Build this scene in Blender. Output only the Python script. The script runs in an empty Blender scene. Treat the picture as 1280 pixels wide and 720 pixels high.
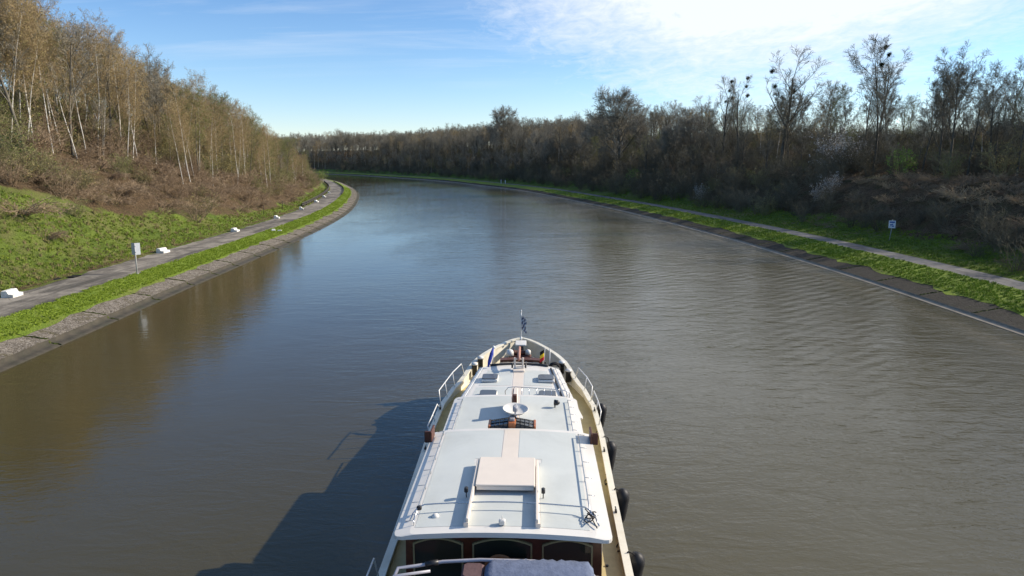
import bpy, math, random
import numpy as np
from mathutils import Vector, Matrix, noise as mnoise
R = math.radians
scene = bpy.context.scene
COL = scene.collection
PI = math.pi

# ------------------------------------------------------------------ camera
H_CAM = 10.0
F = 880.0
TH = math.atan(160 / 880)
cam_d = bpy.data.cameras.new('camera')
cam = bpy.data.objects.new('camera', cam_d)
COL.objects.link(cam)
cam.location = (0, 0, H_CAM)
cam.rotation_euler = (PI / 2 - TH, 0, 0)
cam_d.sensor_width = 36
cam_d.lens = 36 * F / 1280
cam_d.clip_start = 0.3
cam_d.clip_end = 12000
scene.camera = cam

def unproj(px, py, h):
    zc = F * (H_CAM - h) / (math.cos(TH) * (py - 200))
    return ((px - 640) * zc / F, (zc - (H_CAM - h) * math.sin(TH)) / math.cos(TH))

# ------------------------------------------------------------------ nodes helper
class NT:
    def __init__(s, mat):
        s.t = mat.node_tree; s.n = s.t.nodes; s.l = s.t.links
    def add(s, typ, **kw):
        n = s.n.new(typ)
        for k, v in kw.items():
            if k.startswith('i_'):
                n.inputs[k[2:].replace('_', ' ')].default_value = v
            else:
                setattr(n, k, v)
        return n
    def link(s, a, b): s.l.new(a, b)
    def math(s, op, a, b=None, c=None, clamp=False):
        n = s.n.new('ShaderNodeMath'); n.operation = op; n.use_clamp = clamp
        for i, v in enumerate((a, b, c)):
            if v is None: continue
            if isinstance(v, (int, float)): n.inputs[i].default_value = v
            else: s.l.new(v, n.inputs[i])
        return n.outputs[0]
    def mix(s, fac, a, b):
        n = s.n.new('ShaderNodeMix'); n.data_type = 'RGBA'
        for sock, v in ((n.inputs[0], fac), (n.inputs[6], a), (n.inputs[7], b)):
            if isinstance(v, (int, float)): sock.default_value = v
            elif isinstance(v, tuple): sock.default_value = (*v, 1) if len(v) == 3 else v
            else: s.l.new(v, sock)
        return n.outputs[2]
    def noise(s, vec, scale, detail=4, rough=0.55, dist=0.0):
        n = s.n.new('ShaderNodeTexNoise')
        n.inputs['Scale'].default_value = scale; n.inputs['Detail'].default_value = detail
        n.inputs['Roughness'].default_value = rough; n.inputs['Distortion'].default_value = dist
        if vec is not None: s.l.new(vec, n.inputs['Vector'])
        return n.outputs['Fac']
    def ramp(s, fac, stops):
        n = s.n.new('ShaderNodeValToRGB')
        el = n.color_ramp.elements
        while len(el) < len(stops): el.new(0.5)
        for e, (p, c) in zip(el, stops):
            e.position = p
            e.color = (*c, 1) if isinstance(c, tuple) else (c, c, c, 1)
        s.l.new(fac, n.inputs[0])
        return n.outputs[0]
    def mapping(s, vec, scale=(1, 1, 1), rot=(0, 0, 0)):
        n = s.n.new('ShaderNodeMapping')
        n.inputs['Scale'].default_value = scale; n.inputs['Rotation'].default_value = rot
        s.l.new(vec, n.inputs['Vector'])
        return n.outputs[0]

def new_mat(name, rough=0.6, spec=0.3, metal=0.0, color=(0.5, 0.5, 0.5)):
    m = bpy.data.materials.new(name); m.use_nodes = True
    b = m.node_tree.nodes['Principled BSDF']
    b.inputs['Base Color'].default_value = (*color, 1)
    b.inputs['Roughness'].default_value = rough
    b.inputs['Specular IOR Level'].default_value = spec
    b.inputs['Metallic'].default_value = metal
    return m, NT(m), b

def worn(name, color, rough=0.5, spec=0.4, metal=0.0, var=0.12, scale=6.0, bump=0.0, bscale=40, dirt=None, dirt_amt=0.3, obj=True):
    """base colour with soft weathering so that nothing is perfectly uniform"""
    m, t, b = new_mat(name, rough, spec, metal, color)
    tc = t.add('ShaderNodeTexCoord').outputs['Object']
    n = t.noise(tc, scale, 5, 0.6)
    c0 = tuple(c * (1 - var) for c in color); c1 = tuple(min(1, c * (1 + var)) for c in color)
    col = t.mix(t.ramp(n, [(0.3, 0.0), (0.7, 1.0)]), c0, c1)
    if dirt:
        n2 = t.noise(tc, scale * 0.37, 8, 0.7, 0.5)
        col = t.mix(t.math('MULTIPLY', t.ramp(n2, [(0.48, 0.0), (0.72, 1.0)]), dirt_amt), col, dirt)
    t.link(col, b.inputs['Base Color'])
    t.link(t.math('ADD', rough - 0.08, t.math('MULTIPLY', n, 0.16)), b.inputs['Roughness'])
    if bump:
        bp = t.add('ShaderNodeBump'); bp.inputs['Strength'].default_value = bump; bp.inputs['Distance'].default_value = 0.02
        t.link(t.noise(tc, bscale, 4), bp.inputs['Height']); t.link(bp.outputs[0], b.inputs['Normal'])
    return m

# ------------------------------------------------------------------ mesh builder
class MB:
    def __init__(s): s.v = []; s.f = []; s.m = []; s.sm = []
    def add(s, vs, fs, mat=0, smooth=False):
        o = len(s.v); s.v.extend(vs)
        for f in fs:
            s.f.append(tuple(i + o for i in f)); s.m.append(mat); s.sm.append(smooth)
    def box(s, cx, cy, cz, sx, sy, sz, mat=0, rz=0.0, bev=0.0, taper=1.0):
        hx, hy, hz = sx / 2, sy / 2, sz / 2
        c, sn = math.cos(rz), math.sin(rz)
        if bev <= 0:
            lay = [(-hz, hx, hy), (hz, hx * taper, hy * taper)]
        else:
            b = min(bev, hx * .45, hy * .45, hz * .45)
            lay = [(-hz, hx - b, hy - b), (-hz + b, hx, hy), (hz - b, hx * taper, hy * taper), (hz, hx * taper - b, hy * taper - b)]
        vs = []
        for z, ax, ay in lay:
            b = min(bev, hx * .45, hy * .45) if bev > 0 else 0
            if bev > 0: ring = [(-ax + b, -ay), (ax - b, -ay), (ax, -ay + b), (ax, ay - b), (ax - b, ay), (-ax + b, ay), (-ax, ay - b), (-ax, -ay + b)]
            else: ring = [(-ax, -ay), (ax, -ay), (ax, ay), (-ax, ay)]
            for x, y in ring: vs.append((cx + x * c - y * sn, cy + x * sn + y * c, cz + z))
        k = 8 if bev > 0 else 4
        fs = [tuple(reversed(range(k))), tuple(range(k * (len(lay) - 1), k * len(lay)))]
        for a in range(len(lay) - 1):
            for i in range(k):
                j = (i + 1) % k
                fs.append((a * k + i, a * k + j, a * k + k + j, a * k + k + i))
        s.add(vs, fs, mat)
    def tube(s, pts, rad, sides=8, mat=0, cap=True, smooth=True, tip=False):
        n = len(pts)
        if not isinstance(rad, (list, tuple)): rad = [rad] * n
        P = [Vector(p) for p in pts]
        vs = []; up = Vector((0.13, 0.27, 1)).normalized()
        for i in range(n):
            t = (P[min(i + 1, n - 1)] - P[max(i - 1, 0)])
            if t.length < 1e-9: t = Vector((0, 0, 1))
            t.normalize()
            a = t.cross(up)
            if a.length < 0.05: a = t.cross(Vector((1, 0, 0)))
            a.normalize(); b = t.cross(a)
            if tip and i == n - 1:
                vs.append(tuple(P[i])); break
            for k in range(sides):
                an = 2 * PI * k / sides
                vs.append(tuple(P[i] + (a * math.cos(an) + b * math.sin(an)) * rad[i]))
        fs = []
        rings = n - 1 if tip else n
        for i in range(rings - 1):
            for k in range(sides):
                j = (k + 1) % sides
                fs.append((i * sides + k, i * sides + j, (i + 1) * sides + j, (i + 1) * sides + k))
        if tip:
            L = len(vs) - 1; o = (rings - 1) * sides
            for k in range(sides): fs.append((o + k, o + (k + 1) % sides, L))
        if cap:
            fs.append(tuple(reversed(range(sides))))
            if not tip: fs.append(tuple(range((n - 1) * sides, n * sides)))
        s.add(vs, fs, mat, smooth)
    def lathe(s, prof, cx, cy, cz, sides=20, mat=0, axis=None, smooth=True):
        M = Matrix.Identity(3)
        if axis is not None:
            M = Vector((0, 0, 1)).rotation_difference(Vector(axis)).to_matrix()
        vs = []
        for r, z in prof:
            for k in range(sides):
                an = 2 * PI * k / sides
                p = M @ Vector((max(r, 1e-4) * math.cos(an), max(r, 1e-4) * math.sin(an), z))
                vs.append((cx + p.x, cy + p.y, cz + p.z))
        fs = []
        for i in range(len(prof) - 1):
            for k in range(sides):
                j = (k + 1) % sides
                fs.append((i * sides + k, i * sides + j, (i + 1) * sides + j, (i + 1) * sides + k))
        fs.append(tuple(reversed(range(sides)))); fs.append(tuple(range((len(prof) - 1) * sides, len(prof) * sides)))
        s.add(vs, fs, mat, smooth)
    def prism(s, poly, z0, z1, mat=0):
        n = len(poly)
        vs = [(x, y, z0) for x, y in poly] + [(x, y, z1) for x, y in poly]
        fs = [tuple(reversed(range(n))), tuple(range(n, 2 * n))]
        for i in range(n):
            j = (i + 1) % n; fs.append((i, j, n + j, n + i))
        s.add(vs, fs, mat)
    def loft(s, rings, mat=0, closed=True, cap=True, smooth=False):
        k = len(rings[0]); vs = [p for r in rings for p in r]; fs = []
        for i in range(len(rings) - 1):
            for a in range(k if closed else k - 1):
                b = (a + 1) % k
                fs.append((i * k + a, i * k + b, (i + 1) * k + b, (i + 1) * k + a))
        if cap and closed:
            fs.append(tuple(reversed(range(k)))); fs.append(tuple(range((len(rings) - 1) * k, len(rings) * k)))
        s.add(vs, fs, mat, smooth)
    def mesh(s, name, mats):
        me = bpy.data.meshes.new(name)
        me.from_pydata(s.v, [], s.f)
        for m in mats: me.materials.append(m)
        me.polygons.foreach_set('material_index', s.m)
        me.polygons.foreach_set('use_smooth', s.sm)
        me.update()
        return me
    def build(s, name, mats, parent=None, loc=None, rot=None):
        if not isinstance(mats, (list, tuple)): mats = [mats]
        o = bpy.data.objects.new(name, s.mesh(name, mats)); COL.objects.link(o)
        if parent: o.parent = parent
        if loc: o.location = loc
        if rot: o.rotation_euler = rot
        return o

def tag(o, label=None, cat=None, group=None, kind=None):
    if label: o['label'] = label
    if cat: o['category'] = cat
    if group: o['group'] = group
    if kind: o['kind'] = kind
    return o
def empty(name, loc, rz=0, **kw):
    o = bpy.data.objects.new(name, None); COL.objects.link(o)
    o.location = loc; o.rotation_euler = (0, 0, rz)
    o.empty_display_size = 0.3
    return tag(o, **kw)
def copy_tree(o, parent=None):
    c = o.copy(); COL.objects.link(c)
    if parent: c.parent = parent
    for ch in list(o.children): copy_tree(ch, c)
    return c

# ------------------------------------------------------------------ world, sun
SUN_EL = R(29); SUN_A = R(14)      # azimuth measured from +X towards +Y
sd = Vector((math.cos(SUN_EL) * math.cos(SUN_A), math.cos(SUN_EL) * math.sin(SUN_A), math.sin(SUN_EL)))
sun_d = bpy.data.lights.new('sun', 'SUN'); sun_d.energy = 4.9; sun_d.angle = R(0.53); sun_d.color = (1.0, 0.89, 0.74)
sun = bpy.data.objects.new('sun', sun_d); COL.objects.link(sun)
sun.rotation_euler = (-sd).to_track_quat('-Z', 'Y').to_euler(); sun.location = (60, 30, 60)

w = bpy.data.worlds.new('World'); scene.world = w; w.use_nodes = True
t = NT(w)
bg = t.n['Background']
sky = t.add('ShaderNodeTexSky', sky_type='NISHITA', sun_disc=False, sun_elevation=SUN_EL, sun_rotation=PI / 2 - SUN_A)
sky.air_density = 1.0; sky.dust_density = 0.0; sky.ozone_density = 4.0; sky.altitude = 100
tc = t.add('ShaderNodeTexCoord').outputs['Generated']
sep = t.add('ShaderNodeSeparateXYZ'); t.link(tc, sep.inputs[0])
az = t.math('ARCTAN2', sep.outputs[0], sep.outputs[1])
el = t.math('ARCSINE', sep.outputs[2])
# cloud plane coordinates
den = t.math('ADD', t.math('MAXIMUM', sep.outputs[2], 0.0), 0.10)
cx = t.math('DIVIDE', sep.outputs[0], den); cy = t.math('DIVIDE', sep.outputs[1], den)
cmb = t.add('ShaderNodeCombineXYZ'); t.link(cx, cmb.inputs[0]); t.link(cy, cmb.inputs[1])
v1 = t.mapping(cmb.outputs[0], (1.0, 0.55, 1), (0, 0, R(-25)))
n_big = t.noise(v1, 0.75, 5, 0.55, 0.35)
n_fine = t.noise(v1, 5.5, 7, 0.68, 0.7)
n_mot = t.noise(t.mapping(cmb.outputs[0], (1, 0.8, 1), (0, 0, R(20))), 16, 3, 0.6, 0.2)
def blob(a0, e0, ra, re):
    a = t.math('DIVIDE', t.math('SUBTRACT', az, a0), ra); e = t.math('DIVIDE', t.math('SUBTRACT', el, e0), re)
    d = t.math('SQRT', t.math('ADD', t.math('POWER', t.math('ABSOLUTE', a), 2.0), t.math('POWER', t.math('ABSOLUTE', e), 2.0)))
    return t.math('SUBTRACT', 1.0, d, clamp=True)
reg = t.math('ADD', t.math('MULTIPLY', blob(R(18), R(13.0), R(27), R(11.0)), 1.4), t.math('MULTIPLY', blob(R(35), R(42), R(60), R(34)), 1.7))
dens = t.math('ADD', t.math('ADD', t.math('MULTIPLY', n_big, 0.9), t.math('MULTIPLY', n_fine, 0.85)), t.math('MULTIPLY', n_mot, 0.30))
dens = t.math('MULTIPLY', t.math('SUBTRACT', t.math('ADD', dens, t.math('MULTIPLY', reg, 0.95)), 1.19), 1.5, clamp=True)
dens = t.math('MULTIPLY', dens, t.math('MULTIPLY', reg, 3.0, clamp=True))
# thin streaks on the left
v2 = t.mapping(cmb.outputs[0], (0.5, 2.2, 1), (0, 0, R(28)))
n_st = t.noise(v2, 1.3, 7, 0.62, 0.3)
reg2 = t.math('ADD', blob(R(-21), R(10.0), R(20), R(4.5)), blob(R(-2), R(9.0), R(9), R(4)))
st = t.math('MULTIPLY', t.math('SUBTRACT', n_st, 0.47), 2.2, clamp=True)
st = t.math('MULTIPLY', st, t.math('MULTIPLY', reg2, 1.4, clamp=True))
cl = t.math('MAXIMUM', t.math('MULTIPLY', dens, 0.9), t.math('MULTIPLY', st, 0.5), clamp=True)
tint = t.ramp(el, [(0.0, (0.98, 0.94, 0.99)), (0.10, (0.84, 0.90, 0.98)), (0.28, (0.60, 0.75, 0.90)), (0.6, (0.82, 0.92, 0.97))])
mu = t.n.new('ShaderNodeMix'); mu.data_type = 'RGBA'; mu.blend_type = 'MULTIPLY'; mu.inputs[0].default_value = 1.0
t.link(sky.outputs[0], mu.inputs[6]); t.link(tint, mu.inputs[7])
mx = t.mix(cl, mu.outputs[2], (5.7, 5.95, 6.2))
t.link(mx, bg.inputs['Color']); bg.inputs['Strength'].default_value = 0.14
scene.view_settings.view_transform = 'Standard'
scene.view_settings.look = 'None'
scene.view_settings.exposure = 0.36
scene.view_settings.gamma = 1.0
scene.render.engine = 'CYCLES'
scene.cycles.max_bounces = 6; scene.cycles.diffuse_bounces = 2; scene.cycles.glossy_bounces = 3
scene.cycles.transmission_bounces = 3; scene.cycles.transparent_max_bounces = 6
# ------------------------------------------------------------------ canal geometry
L_PTS = [(-23.6, -320), (-23.8, -80), (-24.0, 0), (-24.4, 33), (-24.8, 42), (-25.4, 53), (-26.0, 68), (-27.0, 90), (-30.0, 126), (-38.5, 178), (-49, 226), (-63, 275), (-80, 328), (-97, 371), (-120, 415), (-150, 455), (-200, 502), (-280, 555), (-420, 615), (-700, 705)]
R_PTS = [(29.6, -320), (29.6, -80), (29.6, 0), (29.5, 38), (29.5, 48), (29.4, 58), (28.8, 72), (28.0, 86), (26.0, 106), (21.2, 143), (13.2, 186), (5.5, 224), (-13.5, 284), (-38, 350), (-68, 408), (-122, 500), (-175, 556), (-250, 610), (-410, 680), (-700, 770)]
def curve(pts, ts):
    """Catmull-Rom by normalised index position"""
    P = [Vector((x, y, 0)) for x, y in pts]
    out = []
    for u in ts:
        i = min(int(u), len(P) - 2); f = u - i
        p0 = P[max(i - 1, 0)]; p1 = P[i]; p2 = P[i + 1]; p3 = P[min(i + 2, len(P) - 1)]
        # centripetal-ish: scale tangents by segment lengths
        d = (p2 - p1).length; d0 = max((p1 - p0).length, 1e-3); d3 = max((p3 - p2).length, 1e-3)
        m1 = ((p2 - p1) / d * d0 + (p1 - p0) / d0 * d) / (d0 + d) * d if i > 0 else (p2 - p1)
        m2 = ((p3 - p2) / d3 * d + (p2 - p1) / d * d3) / (d3 + d) * d if i < len(P) - 2 else (p2 - p1)
        h00 = 2 * f**3 - 3 * f**2 + 1; h10 = f**3 - 2 * f**2 + f; h01 = -2 * f**3 + 3 * f**2; h11 = f**3 - f**2
        out.append(h00 * p1 + h10 * m1 + h01 * p2 + h11 * m2)
    return out
def dense(pts, step_fn):
    fine = curve(pts, [i * 0.005 for i in range(int((len(pts) - 1) / 0.005) + 1)])
    for it in range(30):   # light smoothing
        fine = [fine[0]] + [(fine[i - 1] + fine[i] * 2 + fine[i + 1]) / 4 for i in range(1, len(fine) - 1)] + [fine[-1]]
    out = [fine[0]]; acc = 0
    for a, b in zip(fine, fine[1:]):
        acc += (b - a).length
        if acc >= step_fn(b.y): out.append(b); acc = 0
    return out
def stepf(y):
    if y < 15: return 8
    if y < 140: return 1.0
    if y < 260: return 2.0
    return 5.0
LC = dense(L_PTS, stepf); RC = dense(R_PTS, stepf)
def normals(C, side):
    N = []
    w_ = 6
    for i in range(len(C)):
        t_ = (C[min(i + w_, len(C) - 1)] - C[max(i - w_, 0)]).normalized()
        N.append(Vector((-t_.y, t_.x, 0)) * side)
    return N
LN = normals(LC, 1); RN = normals(RC, -1)      # outward from the water
def arc(C):
    s = [0.0]
    for a, b in zip(C, C[1:]): s.append(s[-1] + (b - a).length)
    return s
LS = arc(LC); RS = arc(RC)

def sstep(a, b, x):
    u = min(max((x - a) / (b - a), 0), 1); return u * u * (3 - 2 * u)
def fbm(x, y, sc, seed=0.0, o=4):
    return mnoise.fractal(Vector((x * sc + seed, y * sc - seed, seed * 1.7)), 1.0, 2.0, o)
def interp(tab, x):
    if x <= tab[0][0]: return tab[0][1]
    for (a, va), (b, vb) in zip(tab, tab[1:]):
        if x <= b: return va + (vb - va) * (x - a) / (b - a)
    return tab[-1][1]
# profiles (offset from waterline, height)
LPROF = [(0, -0.3), (0.10, 0.01), (0.75, 0.13), (0.79, 0.33), (2.6, 0.62), (4.6, 1.0), (8.8, 1.02), (9.4, 1.12), (12, 1.9), (15, 4.0), (19, 6.6), (25, 10.0), (32, 13.2), (42, 15.8), (60, 18), (120, 20), (175, 20), (190, -2.4)]
RPROF = [(0, -0.3), (0.04, 0.03), (0.40, 0.10), (0.44, 0.20), (3.2, 0.66), (6.0, 1.0), (8.75, 1.0), (9.3, 1.08), (12.5, 1.5), (15.5, 2.6), (19, 5.2), (23, 7.2), (30, 9.0), (40, 11), (60, 13), (140, 15), (420, 16), (450, -2.4)]
def hL(off, x, y):
    z = interp(LPROF, off)
    if off > 9.4:
        k = interp([(0, 1.0), (110, 1.0), (180, 0.80), (260, 0.66), (400, 0.5), (900, 0.5)], y)
        z = 1.1 + (z - 1.1) * k
        a = sstep(9.4, 16, off)
        z += a * (0.9 * fbm(x, y, 0.07, 3.1) + 0.28 * fbm(x, y, 0.5, 7.7)) + sstep(20, 60, off) * 1.5 * fbm(x, y, 0.025, 9)
    return z
def hR(off, x, y):
    z = interp(RPROF, off)
    if off > 9:
        k = interp([(0, 1.0), (60, 1.0), (120, 1.0), (200, 1.15), (300, 1.3), (900, 1.3)], y)
        z = 1.08 + (z - 1.08) * k
        a = sstep(9.5, 18, off)
        z += a * (0.9 * fbm(x, y, 0.06, 13.1) + 0.25 * fbm(x, y, 0.5, 17.7)) + sstep(20, 60, off) * 1.5 * fbm(x, y, 0.025, 29)
    return z
def locate(C, N, off, y=None, idx=None):
    """point at an offset on the side of a bank, at curve index whose offset point lies near world y"""
    if idx is None:
        best = None
        for i in range(len(C)):
            d = abs(C[i].y + N[i].y * off - y)
            if best is None or d < best[0]: best = (d, i)
        idx = best[1]
    p = C[idx] + N[idx] * off
    return p, idx
def on_left(off, y):
    p, i = locate(LC, LN, off, y); return Vector((p.x, p.y, hL(off, p.x, p.y))), i
def on_right(off, y):
    p, i = locate(RC, RN, off, y); return Vector((p.x, p.y, hR(off, p.x, p.y))), i

def ribbon(name, C, N, offs, hf, mats, i0=0, i1=None, dz=0.0, zone=None, wob=None):
    i1 = len(C) if i1 is None else i1
    vs = []; fs = []; zc = []
    k = len(offs)
    for i in range(i0, i1):
        for j, o in enumerate(offs):
            oo = o
            if wob and j in wob: oo += wob[j] * (fbm(C[i].x, C[i].y, 0.35, j * 3.3 + 1) + 0.6 * fbm(C[i].x, C[i].y, 1.3, j * 5.3 + 1, 2))
            p = C[i] + N[i] * oo
            z = hf(oo, p.x, p.y) + dz
            vs.append((p.x, p.y, z))
            if zone: zc.append(zone(oo, p.x, p.y, z))
    for i in range(i1 - i0 - 1):
        for j in range(k - 1):
            a = i * k + j
            fs.append((a, a + 1, a + k + 1, a + k))
    me = bpy.data.meshes.new(name); me.from_pydata(vs, [], fs)
    # upward normals
    me.update()
    if me.polygons[len(me.polygons) // 2].normal.z < 0: me.flip_normals()
    for m in mats: me.materials.append(m)
    me.polygons.foreach_set('use_smooth', [True] * len(fs))
    if zone:
        at = me.color_attributes.new('zone', 'FLOAT_COLOR', 'POINT')
        at.data.foreach_set('color', [c for z in zc for c in (z[0], z[1], z[2], 1.0)])
    me.update()
    o = bpy.data.objects.new(name, me); COL.objects.link(o)
    return o

# ------------------------------------------------------------------ ground materials
def geo_pos(t):
    return t.add('ShaderNodeNewGeometry').outputs['Position']
def mat_grass(name, dark, light, dry, dryness=0.5):
    m, t, b = new_mat(name, 0.85, 0.15)
    p = geo_pos(t)
    n1 = t.noise(p, 0.55, 6, 0.65); n2 = t.noise(p, 6, 5, 0.7); n3 = t.noise(p, 0.16, 4, 0.6)
    c = t.mix(t.ramp(t.math('ADD', t.math('MULTIPLY', n1, 0.5), t.math('MULTIPLY', n2, 0.5)), [(0.36, 0.0), (0.64, 1.0)]), dark, light)
    c = t.mix(t.math('MULTIPLY', t.ramp(t.math('ADD', t.math('MULTIPLY', n3, .6), t.math('MULTIPLY', n2, .4)), [(0.52, 0.0), (0.66, 1.0)]), dryness), c, dry)
    t.link(c, b.inputs['Base Color'])
    bp = t.add('ShaderNodeBump'); bp.inputs['Strength'].default_value = 1.0; bp.inputs['Distance'].default_value = 0.14
    t.link(t.noise(p, 7, 4, 0.7), bp.inputs['Height']); t.link(bp.outputs[0], b.inputs['Normal'])
    return m
def mat_hill():
    m, t, b = new_mat('hillside_soil', 0.92, 0.1)
    p = geo_pos(t)
    za = t.add('ShaderNodeVertexColor', layer_name='zone'); sp = t.add('ShaderNodeSeparateColor'); t.link(za.outputs[0], sp.inputs[0])
    n1 = t.noise(p, 0.45, 6, 0.65); n2 = t.noise(p, 4.5, 6, 0.72); n3 = t.noise(p, 0.13, 4, 0.6, 0.4)
    g = t.mix(t.ramp(t.math('ADD', t.math('MULTIPLY', n1, 0.55), t.math('MULTIPLY', n2, 0.45)), [(0.38, 0.0), (0.62, 1.0)]), (0.06, 0.095, 0.018), (0.19, 0.25, 0.045))
    g = t.mix(t.ramp(n3, [(0.50, 0.0), (0.64, 0.85)]), g, (0.19, 0.17, 0.07))
    br = t.mix(t.ramp(n2, [(0.35, 0.0), (0.65, 1.0)]), (0.055, 0.038, 0.022), (0.17, 0.115, 0.065))
    br = t.mix(t.ramp(n1, [(0.5, 0.0), (0.7, 0.6)]), br, (0.08, 0.09, 0.03))
    f = t.math('ADD', sp.outputs[0], t.math('MULTIPLY', t.math('SUBTRACT', t.math('ADD', t.math('MULTIPLY', n1, .5), t.math('MULTIPLY', n2, .5)), 0.5), 1.6))
    c = t.mix(t.ramp(f, [(0.42, 0.0), (0.58, 1.0)]), br, g)
    t.link(c, b.inputs['Base Color'])
    bp = t.add('ShaderNodeBump'); bp.inputs['Strength'].default_value = 1.0; bp.inputs['Distance'].default_value = 0.3
    t.link(t.noise(p, 4, 6, 0.75), bp.inputs['Height']); t.link(bp.outputs[0], b.inputs['Normal'])
    return m
def mat_asphalt(name, base, light, dark):
    m, t, b = new_mat(name, 0.85, 0.25)
    p = geo_pos(t)
    n1 = t.noise(p, 0.5, 6, 0.7, 0.5); n2 = t.noise(p, 9, 4, 0.7); n3 = t.noise(t.mapping(p, (1.6, 0.25, 1)), 0.5, 5, 0.65)
    c = t.mix(t.ramp(n1, [(0.42, 0.0), (0.60, 1.0)]), base, light)
    c = t.mix(t.ramp(n3, [(0.48, 0.0), (0.62, 0.85)]), c, dark)
    c = t.mix(t.math('MULTIPLY', t.ramp(n2, [(0.45, 0.0), (0.75, 1.0)]), 0.35), c, dark)
    vo = t.add('ShaderNodeTexVoronoi', feature='DISTANCE_TO_EDGE'); vo.inputs['Scale'].default_value = 0.42
    t.link(t.add('ShaderNodeVectorMath', operation='ADD').outputs[0], vo.inputs['Vector'])
    va = vo.inputs['Vector'].links[0].from_node; t.link(p, va.inputs[0])
    nn = t.n.new('ShaderNodeTexNoise'); nn.inputs['Scale'].default_value = 1.3; t.link(p, nn.inputs['Vector']); t.link(nn.outputs['Color'], va.inputs[1])
    c = t.mix(t.ramp(vo.outputs['Distance'], [(0.0, 0.6), (0.012, 0.0)]), c, (0.03, 0.035, 0.02))
    t.link(c, b.inputs['Base Color'])
    bp = t.add('ShaderNodeBump'); bp.inputs['Strength'].default_value = 0.4; bp.inputs['Distance'].default_value = 0.02
    t.link(n2, bp.inputs['Height']); t.link(bp.outputs[0], b.inputs['Normal'])
    return m
def mat_stone(name, a, bcol, c3, moss):
    m, t, b = new_mat(name, 0.9, 0.2)
    p = geo_pos(t)
    vo = t.add('ShaderNodeTexVoronoi'); vo.inputs['Scale'].default_value = 3.2; t.link(p, vo.inputs['Vector'])
    ve = t.add('ShaderNodeTexVoronoi', feature='DISTANCE_TO_EDGE'); ve.inputs['Scale'].default_value = 3.2; t.link(p, ve.inputs['Vector'])
    sp = t.add('ShaderNodeSeparateColor'); t.link(vo.outputs['Color'], sp.inputs[0])
    c = t.mix(sp.outputs[0], a, bcol)
    n1 = t.noise(p, 1.2, 6, 0.7); n2 = t.noise(p, 11, 4, 0.7)
    c = t.mix(t.ramp(n2, [(0.5, 0.0), (0.62, 0.8)]), c, c3)
    c = t.mix(t.ramp(n1, [(0.55, 0.0), (0.66, 0.85)]), c, moss)
    c = t.mix(t.ramp(ve.outputs['Distance'], [(0.0, 0.8), (0.06, 0.0)]), c, (0.035, 0.03, 0.022))
    t.link(c, b.inputs['Base Color'])
    bp = t.add('ShaderNodeBump'); bp.inputs['Strength'].default_value = 1.0; bp.inputs['Distance'].default_value = 0.085
    t.link(t.math('ADD', t.math('MINIMUM', ve.outputs['Distance'], 0.12), t.math('MULTIPLY', n2, 0.25)), bp.inputs['Height']); t.link(bp.outputs[0], b.inputs['Normal'])
    return m
M_VERGE = mat_grass('verge_grass', (0.11, 0.17, 0.018), (0.22, 0.29, 0.038), (0.22, 0.19, 0.08), 0.75)
M_HILL = mat_hill()
M_PATH = mat_asphalt('shadow_streaked_old_asphalt', (0.17, 0.15, 0.125), (0.33, 0.295, 0.245), (0.075, 0.068, 0.058))  # dark tone paints tree-shadow streaks in among the worn patches
M_PATHR = mat_asphalt('grey_asphalt', (0.14, 0.135, 0.13), (0.19, 0.185, 0.175), (0.10, 0.095, 0.09))
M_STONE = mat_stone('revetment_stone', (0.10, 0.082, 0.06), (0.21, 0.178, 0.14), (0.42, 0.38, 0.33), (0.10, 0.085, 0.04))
M_STONER = mat_stone('shaded_revetment_stone', (0.022, 0.019, 0.015), (0.04, 0.035, 0.028), (0.06, 0.055, 0.045), (0.025, 0.03, 0.012))  # right bank's shade is painted into this darkened stone colour
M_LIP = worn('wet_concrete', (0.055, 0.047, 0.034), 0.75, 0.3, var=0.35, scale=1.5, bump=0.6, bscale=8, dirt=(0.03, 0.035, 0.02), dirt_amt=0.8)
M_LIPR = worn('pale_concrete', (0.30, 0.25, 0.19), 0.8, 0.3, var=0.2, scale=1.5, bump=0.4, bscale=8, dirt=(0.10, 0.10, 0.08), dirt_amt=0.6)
M_WEED = worn('joint_weeds', (0.06, 0.07, 0.02), 0.9, 0.1, var=0.5, scale=3)

# ------------------------------------------------------------------ water
m_w, t, b = new_mat('canal_water', 0.035, 0.5)
b.inputs['IOR'].default_value = 1.42; b.inputs['Specular Tint'].default_value = (1, 1, 1, 1)
p = geo_pos(t)
big = t.noise(p, 0.035, 4, 0.6)
t.link(t.mix(t.ramp(big, [(0.3, 0.0), (0.7, 1.0)]), (0.054, 0.045, 0.019), (0.073, 0.061, 0.027)), b.inputs['Base Color'])
pr = t.mapping(p, (0.42, 1.05, 1), (0, 0, R(9)))
w1 = t.noise(pr, 1.1, 4, 0.55, 0.9)
w2 = t.noise(t.mapping(p, (0.9, 1.6, 1), (0, 0, R(-24))), 3.4, 4, 0.6, 0.4)
w3 = t.noise(t.mapping(p, (0.5, 1.1, 1), (0, 0, R(-12))), 0.32, 3, 0.5, 0.5)
gust = t.ramp(t.noise(t.mapping(p, (1, 0.55, 1)), 0.045, 4, 0.6, 0.6), [(0.36, 0.5), (0.66, 1.2)])
wv = t.add('ShaderNodeTexWave', wave_type='BANDS', bands_direction='Y'); wv.inputs['Scale'].default_value = 0.30; wv.inputs['Distortion'].default_value = 3.0; wv.inputs['Detail'].default_value = 2
t.link(t.mapping(p, (1, 1, 1), (0, 0, R(-38))), wv.inputs['Vector'])
spx = t.add('ShaderNodeSeparateXYZ'); t.link(p, spx.inputs[0])
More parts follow.
